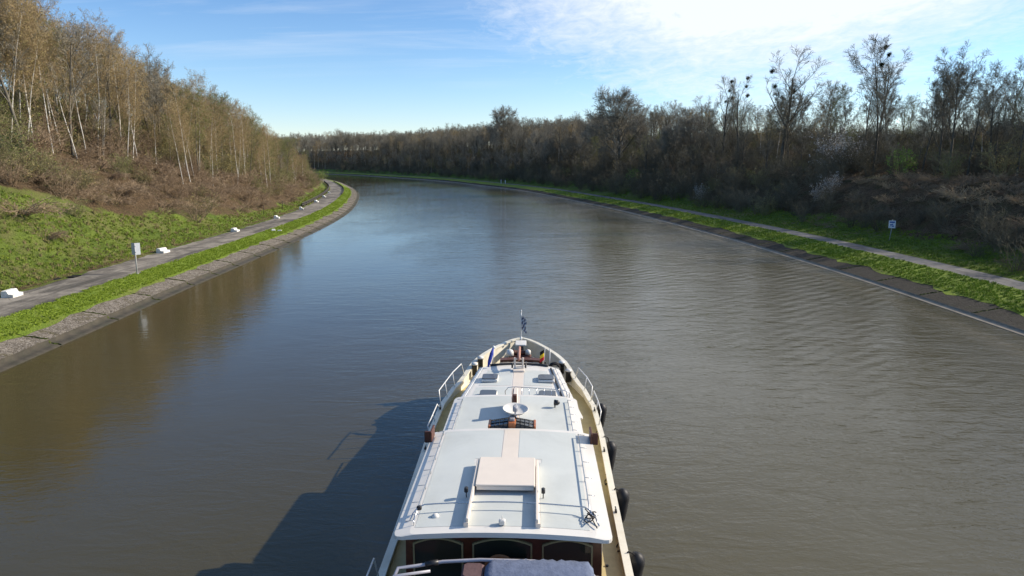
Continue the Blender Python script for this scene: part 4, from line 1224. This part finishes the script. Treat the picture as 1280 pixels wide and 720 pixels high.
# mid roof
mc_ = cabin('mid_cabin', 17.2, 20.95, 1.72, 1.66, 1.15, 2.62, M_BULW)
mroof, zm = roof_slab('mid_roof', 17.25, 21.15, 1.94, 1.90, 2.68, .07, .07, [M_WHITE], rad=.22)
sheet('roof_panel', [(-1.62, -.14, 17.45, 21.0), (.16, 1.60, 17.45, 21.0)], zm, M_PANEL, mroof)
grabrail(-1.66, -1.62, 17.6, 20.6, 0, zm, .6, parent=mroof, h=.08)
grabrail(1.64, 1.60, 17.6, 20.6, 0, zm, .6, parent=mroof, h=.08)
sheet('roof_centre_strip', [(-.12, .14, 18.9, 21.0)], zm, M_CREAM, mroof, lift=.006)
for s_ in (-1, 1):
    for yy_ in (18.2, 19.7):
        mb = MB(); mb.lathe([(.17, 0), (.17, .03), (.13, .03)], s_ * 1.70, Y(yy_), 2.05, 16, axis=(s_, 0, 0)); pw = mb.build('porthole', M_STEEL, mc_)
        mb = MB(); mb.lathe([(.13, 0), (.13, .034)], s_ * 1.70, Y(yy_), 2.05, 16, axis=(s_, 0, 0)); mb.build('pane', m_glass, pw)
# mast fin (lowered mast foot): cream block with dark board on its aft edge
mb = MB(); mb.box(.03, Y(19.75), 2.99, .13, .90, .60, bev=.015); fin = mb.build('mast_foot', M_CREAM, mroof)
mb = MB(); mb.box(.03, Y(19.25), 3.04, .11, .16, .72, bev=.01); mb.box(-.05, Y(19.75), 3.0, .022, .86, .56); mb.build('dark_board', M_BROWN, fin)
# satellite dish
mb = MB(); prof = [(.0, -.05), (.12, -.045), (.24, -.015), (.31, .035), (.345, .06), (.355, .055), (.33, .02), (.24, -.045), (.1, -.08), (0, -.09)]
ax = Vector((.04, -.10, 1)).normalized()
mb.lathe(prof, 0, 0, 0, 36, axis=ax)
dish = mb.build('satellite_dish', M_WHITE, mroof, loc=(.08, Y(18.10), 3.36))
mb = MB(); mb.tube([(0, 0, -.06), (0, 0.02, -.64)], .035, 10); mb.build('dish_post', M_STEEL, dish)
mb = MB(); mb.tube([(0.0, -.34, .02), (0, -.22, .14), (0, -.1, .2)], .02, 8); mb.box(0, -.20, .12, .13, .26, .14, bev=.04); mb.build('dish_arm', worn('grey_plastic', (.36, .36, .38), .5, .3), dish)
# wooden gable skylight with barred panes
mb = MB()
mb.box(.0, Y(17.75), 2.97, .20, .52, .52, bev=.02)
for s_ in (-1, 1): mb.box(s_ * .60, Y(17.75), 2.93, .06, .50, .42, bev=.01)
mb.box(0, Y(17.51), 2.79, 1.2, .04, .12); mb.box(0, Y(17.99), 2.86, 1.2, .04, .26)
sk = mb.build('wooden_skylight', M_TEAK, mroof)
for s_ in (-1, 1):
    mb = MB(); mb.add([(s_ * .10, Y(17.53), 3.18), (s_ * .58, Y(17.53), 3.10), (s_ * .58, Y(17.97), 3.10), (s_ * .10, Y(17.97), 3.18), (s_ * .10, Y(17.53), 2.75), (s_ * .58, Y(17.53), 2.75), (s_ * .58, Y(17.97), 2.75), (s_ * .10, Y(17.97), 2.75)], [(0, 1, 2, 3), (0, 1, 5, 4), (2, 3, 7, 6), (1, 2, 6, 5)]); pn = mb.build('pane', m_sky, sk)
    mb = MB()
    for i in range(5):
        x = .11 + .46 * i / 4; z = 3.19 - .08 * (x - .1) / .48
        mb.tube([(s_ * x, Y(17.52), z), (s_ * x, Y(17.98), z)], .012, 5); mb.tube([(s_ * x, Y(17.515), z), (s_ * x, Y(17.515), 2.78)], .012, 5)
    for yy_ in (17.52, 17.75, 17.98): mb.tube([(s_ * .10, Y(yy_), 3.19), (s_ * .58, Y(yy_), 3.11)], .012, 5)
    mb.build('pane_bars', M_BLKP, pn)
mb = MB(); mb.box(.0, Y(17.75), 3.26, .14, .30, .08, bev=.02); mb.build('dish_motor', worn('grey_plastic_dark', (.3, .28, .28), .5, .3), sk)
# searchlight on the right of the mid roof
mb = MB(); mb.tube([(1.20, Y(20.1), 2.70), (1.20, Y(20.1), 2.84)], .02, 8); mb.lathe([(.03, 0), (.08, .06), (.09, .16), (.07, .17)], 1.34, Y(20.07), 2.88, 14, axis=(-1, .2, 0)); mb.build('searchlight', M_BLKP, mroof)
# fore cabin + roof
cabin('fore_cabin', 20.9, 25.85, 1.88, 1.30, 1.15, 2.14, M_BULW)
froof, zf_ = roof_slab('fore_roof', 20.7, 26.15, 2.1, 1.52, 2.20, .07, .08, [M_WHITE], rad=.10, nose=-.42)
sheet('roof_panel', [(-1.62, -.22, 21.2, 23.35, -1.42, -.22), (.22, 1.42, 21.2, 23.35, .22, 1.24), (-1.36, -.22, 23.5, 25.3, -1.14, -.22), (.22, 1.20, 23.5, 25.3, .22, 1.04)], zf_, M_PANEL, froof)
sheet('roof_centre_strip', [(-.18, .18, 21.2, 25.5)], zf_, M_CREAM, froof, lift=.006)
for x, y in ((-1.0, 24.15), (1.0, 24.15), (-.95, 22.35), (1.02, 22.35)):
    mb = MB(); mb.box(x, Y(y), 2.33, .60, .62, .10, bev=.03, taper=.96); f_ = mb.build('deck_hatch', M_WHITE, froof)
    mb = MB(); mb.box(x, Y(y), 2.39, .55, .57, .035, bev=.06); mb.build('pane', m_sky, f_)
# dark track line along the right side of the fore roof, and white coaming lines
mb = MB(); mb.tube([(1.62, Y(21.3), 2.26), (1.45, Y(23), 2.28), (1.20, Y(25.6), 2.28)], .035, 6); mb.build('awning_track', M_BLKP, froof)
grabrail(1.82, 1.36, 21.3, 25.6, 0, lambda x: 2.2, .6, parent=froof, h=.10, mat=M_TUBEW)
grabrail(-1.82, -1.36, 21.3, 25.6, 0, lambda x: 2.2, .6, parent=froof, h=.10, mat=M_TUBEW)
# gate rail standing across the fore roof right behind the mid roof edge
mb = MB()
top = [(-.32, Y(21.35), 2.28), (-.34, Y(21.35), 2.80), (-.24, Y(21.35), 2.92), (0, Y(21.35), 2.94)] + [(.25 * i, Y(21.35 - .01 * i), 2.94 - .012 * i) for i in range(1, 7)] + [(1.68, Y(21.3), 2.78), (1.72, Y(21.3), 2.28)]
mb.tube(top, .014, 6); mb.tube([(-.33, Y(21.35), 2.62), (1.70, Y(21.3), 2.58)], .011, 5)
for i in range(8): x = -.05 + .235 * i; mb.tube([(x, Y(21.34), 2.27), (x, Y(21.34), 2.92)], .010, 5)
mb.build('safety_rail', M_STEEL, froof)
# ---- bow well
mb = MB()       # curved dark bench with red-brown seat
for k, (rad_, zz_, mat_) in enumerate(((0, 0, 0),)):
    pts = []
    for i in range(11):
        x = -.95 + 1.9 * i / 10; x *= .82; pts.append((x, 27.0 + .12 * (1 - (x / .78) ** 2)))
    vs = []; fs = []
    for x, y in pts: vs += [(x, Y(y - .17), 2.22), (x, Y(y + .17), 2.22), (x, Y(y + .17), 2.14), (x, Y(y - .17), 2.14)]
    for i in range(10):
        for a in range(4): b_ = (a + 1) % 4; fs.append((i * 4 + a, i * 4 + b_, i * 4 + 4 + b_, i * 4 + 4 + a))
    fs += [(3, 2, 1, 0), (40, 41, 42, 43)]
    mb.add(vs, fs)
bench = mb.build('bow_bench', M_BROWN, boat)
mb = MB()
for x in (-.66, -.25, .25, .66): mb.box(x, Y(27.0), 1.78, .06, .2, .72)
mb.box(0, Y(26.86), 2.08, 1.5, .03, .10); mb.box(0, Y(26.86), 1.86, 1.5, .03, .12)
mb.build('bench_support', M_CREAM, bench)
mb = MB()       # front wall of the fore cabin facing the well: dark glazing band behind the roof lip
for i in range(8):
    x = -.98 + 1.96 * (i + .5) / 8
    mb.box(x, Y(26.02 - .38 * (x / 1.4) ** 2), 2.10, .22, .05, .16, bev=.01)
fw_ = mb.build('well_window', M_CREAM, boat)
mb = MB(); pts = [(-1.1 + 2.2 * i / 12, Y(25.86 + .20 * (1 - ((-1.1 + 2.2 * i / 12) / 1.1) ** 2)), 2.30) for i in range(13)]
mb.tube(pts, .045, 8); mb.build('dark_edge_trim', M_BLKP, fw_)
# mast crutch with lowered spar
mb = MB()
for s_ in (-1, 1): mb.box(s_ * .15, Y(25.35), 2.50, .07, .09, .50, bev=.01)
for z in (2.40, 2.56, 2.70): mb.box(0, Y(25.35), z, .24, .06, .04)
mb.box(0, Y(25.20), 2.32, .42, .34, .06, bev=.01)
cr = mb.build('mast_crutch', M_CREAM, boat)
mb = MB(); mb.tube([(0, Y(25.15), 2.74), (0, Y(25.7), 2.80), (0, Y(26.5), 2.84)], [.055, .06, .05], 10); mb.build('spar', worn('salmon_wood', (.45, .22, .16), .5, .3), cr)
mb = MB()
for s_ in (-1, 1): mb.lathe([(.08, -.03), (.10, -.03), (.10, .03), (.08, .03)], s_ * .25, Y(25.45), 2.42, 16, axis=(1, 0, 0))
mb.build('block_wheel', M_BLKP, cr)
# windlass
mb = MB(); mb.box(0, Y(27.75), 1.9, .9, .4, .6, bev=.04); mb.lathe([(.10, -.30), (.17, -.28), (.09, -.22), (.09, .22), (.17, .28), (.10, .30)], 0, Y(27.75), 2.28, 16, axis=(1, 0, 0))
wl = mb.build('windlass', M_BROWN, boat)
for x, y, r_, z in ((-.42, 27.62, .16, 2.32), (.32, 27.70, .11, 2.34)):
    mb = MB(); mb.lathe([(r_, -.12), (r_, 0), (r_ * .85, r_ * .5), (r_ * .4, r_ * .8), (0.01, r_ * .88)], x, Y(y), z, 16); mb.build('white_cap', M_WHITE, wl)
mb = MB(); mb.tube([(-.55, Y(27.7), 1.95), (-.72, Y(27.55), 2.06), (-.60, Y(27.3), 2.0), (-.45, Y(27.2), 1.96), (-.3, Y(27.3), 2.05)], .06, 8)
mb.tube([(.45, Y(27.45), 2.0), (.62, Y(27.6), 2.08), (.80, Y(27.45), 1.98), (.95, Y(27.6), 2.04), (1.0, Y(27.4), 1.95)], .055, 8)
for x in (.5, .85): mb.lathe([(.07, 0), (.05, .22), (.08, .26)], x, Y(27.3), 1.95, 10)
mb.build('chain_pile', M_BLKP, wl)
mb = MB()
for x in (.55, .92): mb.lathe([(.035, 0), (.03, .28), (.045, .30), (.01, .32)], x, Y(27.2), 1.9, 10)
mb.tube([(1.18, Y(27.35), 1.5), (1.20, Y(27.4), 2.55)], .02, 8)
mb.build('white_stanchion', M_TUBEW, boat)
# stem-head plate, jackstaff and flag
mb = MB(); mb.box(0, Y(28.95), 2.36, .46, .75, .06, bev=.02); mb.build('stem_plate', M_WHITE, boat)
mb = MB(); mb.tube([(0, Y(29.4), 2.3), (0, Y(29.45), 3.70)], .018, 8); mb.lathe([(.01, 0), (.035, .02), (.035, .05), (.01, .07)], 0, Y(29.45), 3.6, 10); mb.lathe([(.05, 0), (.05, .16)], 0, Y(29.4), 2.36, 10)
js = mb.build('jackstaff', M_TUBEW, boat)
mb = MB(); nx_, nz_ = 10, 12
vs = []; fs = []; mi = []
for j in range(nz_ + 1):
    for i in range(nx_ + 1):
        u = i / nx_; v = j / nz_
        vs.append((.02 + .20 * u + .02 * math.sin(v * 9), Y(29.45) - .26 * u + .05 * math.sin(u * 9 + v * 3), 2.86 + .62 * v - .16 * u))
for j in range(nz_):
    for i in range(nx_):
        a = j * (nx_ + 1) + i; mb.f.append((a, a + 1, a + nx_ + 2, a + nx_ + 1)); mb.sm.append(True)
        mb.m.append(1 if ((j // 2 + i // 2) % 2) else 0)
mb.v = vs
mb.build('checked_flag', [M_NAVY, M_FLW], js)
# courtesy flags
mb = MB(); mb.tube([(.94, Y(26.05), 2.3), (.98, Y(26.1), 2.95)], .012, 6); cf = mb.build('flagstaff', M_TUBEW, boat)
mb = MB()
for k in range(3):
    for i in range(4):
        z1 = 2.88 - .11 * k; x1 = .96; 
    a0 = .97 + .0 * k
    vs = []; 
    for i in range(5):
        u = i / 4; vs += [(a0 - .02 - .16 * u, Y(26.05) - .10 * u - .03 * math.sin(u * 6), 2.90 - .14 * k - .10 * u), (a0 - .02 - .16 * u, Y(26.05) - .10 * u - .03 * math.sin(u * 6), 2.90 - .14 * (k + 1) - .10 * u)]
    mb.add(vs, [(2 * i, 2 * i + 1, 2 * i + 3, 2 * i + 2) for i in range(4)], k, True)
mb.build('tricolour_flag', [M_FBLK, M_FYEL, M_FRED], cf)
mb = MB(); mb.tube([(-1.0, Y(26.0), 2.25), (-.98, Y(26.05), 3.0)], .014, 6); mb.lathe([(.05, 0), (.06, .06), (.02, .12)], -.98, Y(26.05), 2.9, 10); bf = mb.build('flagstaff', M_TUBEW, boat)
mb = MB(); mb.tube([(-1.0, Y(26.0), 2.92), (-1.05, Y(25.85), 2.75), (-1.12, Y(25.7), 2.5), (-1.17, Y(25.62), 2.3)], [.035, .075, .07, .03], 8); mb.build('furled_blue_flag', M_FBLU, bf)
# bollards with white caps
for x, y in ((-1.82, 26.55), (-1.62, 27.05), (1.70, 26.75), (1.95, 26.2)):
    mb = MB(); z = gz(y)
    mb.lathe([(.10, -.35), (.10, .02), (.12, .04), (.12, .07), (.09, .08)], x * .97, Y(y), z, 14); bo = mb.build('bollard', M_BLKP, boat)
    mb = MB(); mb.lathe([(.125, 0), (.135, .03), (.10, .08), (.02, .10)], x * .97, Y(y), z + .075, 14); mb.build('white_cap', M_WHITE, bo)
mb = MB()
for k in range(4): mb.tube([(1.36 + .20 * math.cos(a * PI / 8), Y(26.45) + .06 * k - .1, 2.02 + .20 * math.sin(a * PI / 8)) for a in range(17)], .04, 6)
mb.build('rope_coil', M_ROPE, boat)
# bow guard rails
def guard(s_, ya, yb, h, mid=True):
    mb = MB(); n = max(2, int((yb - ya) / .9)); Yl = [ya + (yb - ya) * i / n for i in range(n + 1)]
    tp = [(s_ * (hb(ya) - .05), Y(ya), gz(ya))] + [(s_ * (hb(y) + .02), Y(y), gz(y) + h) for y in ([ya + .12] + Yl[1:-1] + [yb - .12])] + [(s_ * (hb(yb) - .05), Y(yb), gz(yb))]
    mb.tube(tp, .02, 7)
    for y in Yl[1:-1]: mb.tube([(s_ * (hb(y) - .05), Y(y), gz(y)), (s_ * (hb(y) + .02), Y(y), gz(y) + h)], .016, 6)
    return mb.build('guard_rail', M_TUBEW, boat)
guard(-1, 23.2, 26.0, .55); guard(1, 23.9, 25.9, .5); guard(1, 21.8, 23.9, .42); guard(-1, 20.9, 23.0, .22)
guard(-1, 11.0, 13.2, .55); 
# side-deck fittings: cleats on the bulwark
for s_ in (-1, 1):
    for y in (12.9, 16.2, 19.8, 23.0):
        mb = MB(); x = s_ * (hb(y) - .07); z = gz(y)
        mb.box(x, Y(y), z + .03, .05, .10, .06); mb.tube([(x, Y(y - .13), z + .08), (x, Y(y), z + .07), (x, Y(y + .13), z + .08)], .018, 6); mb.build('cleat', M_BLKP, boat)
mb = MB(); mb.box(2.45, Y(12.75), 1.52, .16, .28, .16, bev=.02); mb.build('fairlead_box', M_WHITE, boat)
for y in (12.3, 14.2, 16.4, 19.0):
    mb = MB(); mb.lathe([(.035, 0), (.035, .03)], 2.2, Y(y), dz_(y), 10); mb.build('deck_filler', M_BLKP, boat)
for y, l in ((13.3, .5), (14.9, .4), (18.2, .35), (21.5, .5)):
    mb = MB(); x = hb(y) - .14; z = gz(y)
    mb.tube([(x + .03 * math.sin(k * 1.3), Y(y - l / 2 + l * k / 12), z - .05 - .22 * math.sin(PI * k / 12) + .02 * math.sin(k * 2.2)) for k in range(13)], .016, 5)
    mb.build('mooring_rope', M_ROPE, boat)
for x, y, r_ in ((2.12, 15.4, .16), (-2.2, 20.0, .15)):
    mb = MB()
    for k in range(4): mb.tube([(x + (r_ - .025 * k) * math.cos(a * PI / 8), Y(y) + (r_ - .025 * k) * 1.3 * math.sin(a * PI / 8), dz_(y) + .03 + .012 * k) for a in range(17)], .018, 5)
    mb.build('coiled_line', worn('blue_grey_line', (.12, .14, .18), .9, .1, var=.3, scale=40), boat)
# aft steering position: tube frame, dark strap and folded canvas
mb = MB()
mb.tube([(-2.15, Y(11.2), 1.5), (-2.1, Y(11.45), 2.2), (-1.9, Y(11.75), 2.62), (-1.6, Y(11.85), 2.60), (-1.1, Y(11.93), 2.65), (-.4, Y(11.95), 2.69), (.6, Y(11.95), 2.68), (1.6, Y(11.85), 2.58), (1.95, Y(11.6), 2.3), (2.1, Y(11.2), 1.5)], .033, 10)
mb.tube([(-2.3, Y(11.0), 1.5), (-2.2, Y(11.4), 2.25), (-1.95, Y(11.6), 2.55), (-1.3, Y(11.7), 2.6)], .028, 8)
cf_ = mb.build('canopy_frame', M_POLEG, boat)
mb = MB(); mb.tube([(-1.42, Y(11.88), 2.62), (-1.18, Y(11.92), 2.645)], .055, 10); mb.build('dark_strap', M_BLKP, cf_)
mb = MB(); rg = []
rr = random.Random(8)
for i in range(25):
    u = i / 24; x = -.30 + 1.98 * u; e = min(1, 14 * min(u, 1 - u) + .45)
    ring = []
    for a in range(14):
        an = 2 * PI * a / 14; ry = .40 * e; rz_ = .13 * e
        wv = .02 * math.sin(u * 70 + a) + .02 * math.sin(u * 31 + a * 2)
        ring.append((x, Y(11.62) + (ry + wv) * math.copysign(abs(math.cos(an)) ** .7, math.cos(an)), 2.60 + .03 * math.sin(u * PI) + (rz_ + wv * .6) * math.sin(an)))
    rg.append(ring)
mb.loft(rg, smooth=True); cv = mb.build('folded_canvas', M_CANV, cf_)
mb = MB(); mb.tube([(-.30 + 1.98 * i / 20, Y(11.3), 2.69 + .012 * math.sin(i * 1.7)) for i in range(21)], .02, 6); mb.build('canvas_piping', M_BLKP, cv)
mb = MB(); mb.box(-.52, Y(11.68), 2.58, .40, .5, .16, bev=.05); mb.build('canvas_end_cover', worn('brown_canvas', (.14, .09, .09), .8, .1, bump=.5, bscale=14), cf_)
# cockpit: seats, console, floor items glimpsed under the frame
mb = MB(); mb.box(-.9, Y(11.3), 1.75, 1.2, .7, .5, bev=.08); mb.box(-.9, Y(10.95), 2.05, 1.2, .16, .5, bev=.06); mb.build('cockpit_seat', M_TAN, boat)
mb = MB(); mb.box(1.75, Y(11.6), 2.28, .42, .5, .5, bev=.12); mb.build('seat_back', M_CREAM, boat)
mb = MB(); mb.box(-.05, Y(12.32), 2.0, 1.0, .3, .9, bev=.03); mb.build('steering_console', M_MAHO, boat)
mb = MB(); mb.lathe([(.30, -.02), (.33, 0), (.30, .02), (.27, 0)], -.05, Y(12.1), 2.35, 24, axis=(0, -1, .3)); mb.build('steering_wheel', M_TAN, boat)
# big fenders hanging outside: things of their own
def fender(x, y, z, tilt, label):
    wx = x; M_ = Matrix.Rotation(YAW, 3, 'Z')
    q = M_ @ Vector((x, Y(y), z)); 
    e = empty('fender', (q.x - .02, q.y + YO, q.z), YAW, label=label, cat='fender', group='big black fenders hung along the barge')
    mb = MB(); mb.lathe([(.03, -.56), (.10, -.54), (.17, -.46), (.20, -.34), (.21, 0), (.20, .34), (.17, .46), (.10, .53), (.03, .57)], 0, 0, 0, 18, axis=(.12 * (1 if x > 0 else -1), tilt, 1))
    mb.build('fender_body', M_BLACK, e)
    mb = MB(); mb.tube([(0, tilt * .5, .5), (-.05 * (1 if x > 0 else -1), tilt * .55, gz(y) - z - .02), (-.16 * (1 if x > 0 else -1), tilt * .6, gz(y) - z + .035), (-.22 * (1 if x > 0 else -1), tilt * .5, gz(y) - z - .1)], .018, 6)
    mb.build('fender_rope', M_ROPE, e)
fender(2.84, 14.6, .86, -.35, 'black fender nearest the stern on the right side of the barge')
fender(2.88, 17.5, .92, -.2, 'second black fender from the stern on the right side of the barge')
fender(2.93, 20.9, .80, -.1, 'small-looking third black fender on the right side of the barge')
fender(2.90, 23.8, 1.05, -.3, 'foremost black fender on the right side of the barge')
fender(-2.86, 13.3, .90, -.3, 'black fender on the shaded left side near the stern')

# ------------------------------------------------------------------ bankside things
M_BLOCK = worn('white_painted_block', (0.74, 0.73, 0.69), 0.7, 0.2, var=0.06, scale=3, bump=.3, bscale=20, dirt=(0.28, 0.26, 0.19), dirt_amt=0.85)
def block_mesh():
    mb = MB()
    # stepped kerb-stone block: sloping front, low step, raised back; length along local Y
    prof = [(-.36, 0), (.42, 0), (.42, .20), (.20, .24), (.14, .24), (.02, .46), (-.30, .46), (-.36, .40)]
    L = 1.15
    rg = [[(x * .96, y, z * (.96 if abs(y) == L / 2 else 1)) for x, z in prof] for y in (-L / 2, -L / 2 + .03, L / 2 - .03, L / 2)]
    mb.loft(rg); return mb
bm_ = block_mesh().mesh('white_block', [M_BLOCK])
wb = [(15, 371, 'large white stepped concrete block nearest the left picture edge'), (207, 316.5, 'white concrete block beside the left sign with black shadow'), (297, 289.5, 'white concrete block, third along the left path'), (349, 273.3, 'white concrete block, fourth along the left path'), (381, 261.8, 'white concrete block, fifth along the left path before the bend'), (399, 252.8, 'white concrete block at the start of the bend guard rail'), (411, 246.4, 'small white block second last in the bend'), (417, 241.4, 'farthest small white block in the bend')]
for px, py, lab in wb:
    x, y = unproj(px, py, 1.05)
    _, i = locate(LC, LN, 8.2, y)
    nrm = LN[i]; p = LC[i] + nrm * 8.15
    if py > 366: p = Vector((x, y, 0))
    o = bpy.data.objects.new('concrete_block', bm_); COL.objects.link(o)
    o.location = (p.x, p.y, hL(8.2, p.x, p.y) + .055); o.rotation_euler = (0, 0, math.atan2(-nrm.y, -nrm.x) + random.uniform(-.12, .12))
    tag(o, lab, 'concrete block', 'white blocks along the left towpath')
x, y = unproj(337, 288, 1.05); _, i = locate(LC, LN, 3.6, y); p = LC[i] + LN[i] * 3.7
mb = MB(); mb.box(0, 0, .10, .55, .38, .22, bev=.04, taper=.8, rz=.4); mb.box(.9, -.3, .05, .5, .3, .12, bev=.03, rz=.2)
tag(mb.build('verge_stones', M_BLOCK, loc=(p.x, p.y, 1.05)), 'pair of pale stones lying on the left verge', 'stones')
# low black slabs on the edge of the slope
for px, py, lab in ((69, 349.5, 'near black slab at the edge of the left path'), (92, 346, 'farther black slab at the edge of the left path')):
    x, y = unproj(px, py, 1.1)
    mb = MB(); mb.box(0, 0, .02, .62, 1.0, .07, bev=.02); mb.box(0, 0, .062, .40, .75, .016)
    o = mb.build('dark_slab', worn('slab_black', (.012, .012, .012), .8, .2, var=.4), loc=(x, y, 1.10)); tag(o, lab, 'drain cover', 'black slabs by the left path')
# left sign: two plates back to back on a pole, seen half from behind
M_POLE = worn('galvanised_pole', (.42, .42, .41), .5, .4, var=.12, scale=5)
M_PLATE = worn('sign_back_grey', (.52, .55, .57), .5, .4, var=.06, scale=4)
x, y = unproj(171.5, 341.5, 1.1)
sg = empty('waterway_sign', (x, y, 1.05), R(-8), label='grey two-winged board on a pale pole beside the left path', cat='sign'); sg.scale = (1.12, 1.12, 1.2)
mb = MB(); mb.tube([(0, 0, -.2), (0, 0, 2.05)], .045, 10); mb.lathe([(.12, 0), (.12, .03), (.06, .05)], 0, 0, 0, 12); mb.build('pole', M_POLE, sg)
for s_, an in ((-1, R(22)), (1, R(60))):
    mb = MB(); w_ = .34
    mb.box(s_ * (w_ / 2 * math.cos(an) + .03), w_ / 2 * math.sin(an), 1.66, w_, .02, .78, rz=s_ * an, bev=.004); pl = mb.build('plate', M_PLATE, sg)
mb = MB(); mb.box(0, 0, 1.85, .16, .06, .03); mb.box(0, 0, 1.45, .16, .06, .03); mb.build('bracket', M_POLE, sg)
# right sign: white board with blue emblem
M_SGW = worn('sign_white', (.78, .78, .78), .4, .4, var=.04, scale=4); M_SGB = worn('sign_blue', (.05, .12, .40), .4, .4, var=.1, scale=5)
pz = place_r(12.2, 74)
# find the bank point under the sign pole
best = min(((abs(proj(Vector((RC[i].x + RN[i].x * 12.0, RC[i].y + RN[i].y * 12.0, 1.35)))[0] - 1114.5), i) for i in range(len(RC)) if 55 < RC[i].y < 95))
q = RC[best[1]] + RN[best[1]] * 12.0; zq = hR(12.0, q.x, q.y)
rs = empty('waterway_sign', (q.x, q.y, zq), R(-26), label='white notice board with blue pictogram on a leaning pole under the right slope', cat='sign')
mb = MB(); mb.tube([(-.12, 0, -.2), (0, 0, 1.2), (.03, 0, 2.35)], .04, 8); mb.build('pole', M_POLE, rs)
mb = MB(); mb.box(.03, -.05, 1.85, .66, .03, .80, bev=.01); bd = mb.build('board', M_SGW, rs)
mb = MB(); mb.box(.03, -.07, 2.08, .48, .008, .16); mb.box(-.02, -.07, 1.82, .30, .008, .10); mb.box(.12, -.0695, 1.66, .22, .008, .12)
mb.tube([(-.16, -.07, 1.62), (.10, -.07, 1.92)], .03, 5); mb.build('blue_pictogram', M_SGB, bd)
# thin posts
def post(o_, yy, left, h, label, mat, w_=.06, grp=None):
    p = on_left(o_, yy)[0] if left else on_right(o_, yy)[0]
    mb = MB(); mb.tube([(0, 0, -.1), (.01, 0, h)], w_, 8); mb.lathe([(w_ * 1.3, 0), (w_ * 1.3, .05)], .01, 0, h, 8)
    o = mb.build('marker_post', mat, loc=tuple(p)); tag(o, label, 'post', grp)
def y_at(px, off, left, z=1.2):
    C, N = (LC, LN) if left else (RC, RN)
    return min((abs(proj((C[i].x + N[i].x * off, C[i].y + N[i].y * off, z))[0] - px), C[i].y + N[i].y * off) for i in range(len(C)) if 50 < C[i].y < 330)[1]
M_DP = worn('dark_post', (.05, .045, .04), .8, .2)
post(10.6, y_at(331, 10.6, True), True, 1.5, 'thin dark post on the left slope, nearer of two', M_DP, .04)
post(10.2, y_at(354, 10.2, True), True, 1.6, 'thin dark post on the left slope, farther of two', M_DP, .04)
post(5.6, y_at(627, 5.6, False), False, 1.5, 'short white post on the far right verge, left of a pair', M_SGW, .14)
post(5.6, y_at(632.5, 5.6, False), False, 1.5, 'short white post on the far right verge, right of a pair', M_SGW, .14)
# dark guard rail round the inside of the bend, and low one on the water side
def rail_run(off, ya, yb, h, label, name='bend_guard_rail'):
    idx = [i for i in range(len(LC)) if ya < LC[i].y + LN[i].y * off < yb]
    e = empty(name, tuple(LC[idx[0]] + LN[idx[0]] * off), label=label, cat='guard rail')
    o0 = e.location
    mb = MB(); pts = []
    for i in idx:
        q = LC[i] + LN[i] * off; pts.append((q.x - o0.x, q.y - o0.y, hL(off, q.x, q.y) - o0.z))
    for z in (h * .9, h * .5): mb.tube([(a, b_, c + z) for a, b_, c in pts], h * .17, 4, smooth=False)
    mb.build('rail', M_DP, e)
    for a, b_, c in pts[::2]:
        mb = MB(); mb.box(a, b_, c + h * .45, .14, .14, h * .95); mb.build('post', M_DP, e)
rail_run(8.95, 135, 285, .85, 'dark guard rail along the inner side of the path in the bend')
rail_run(4.5, 185, 300, .45, 'low dark rail between the bend path and the bright verge')
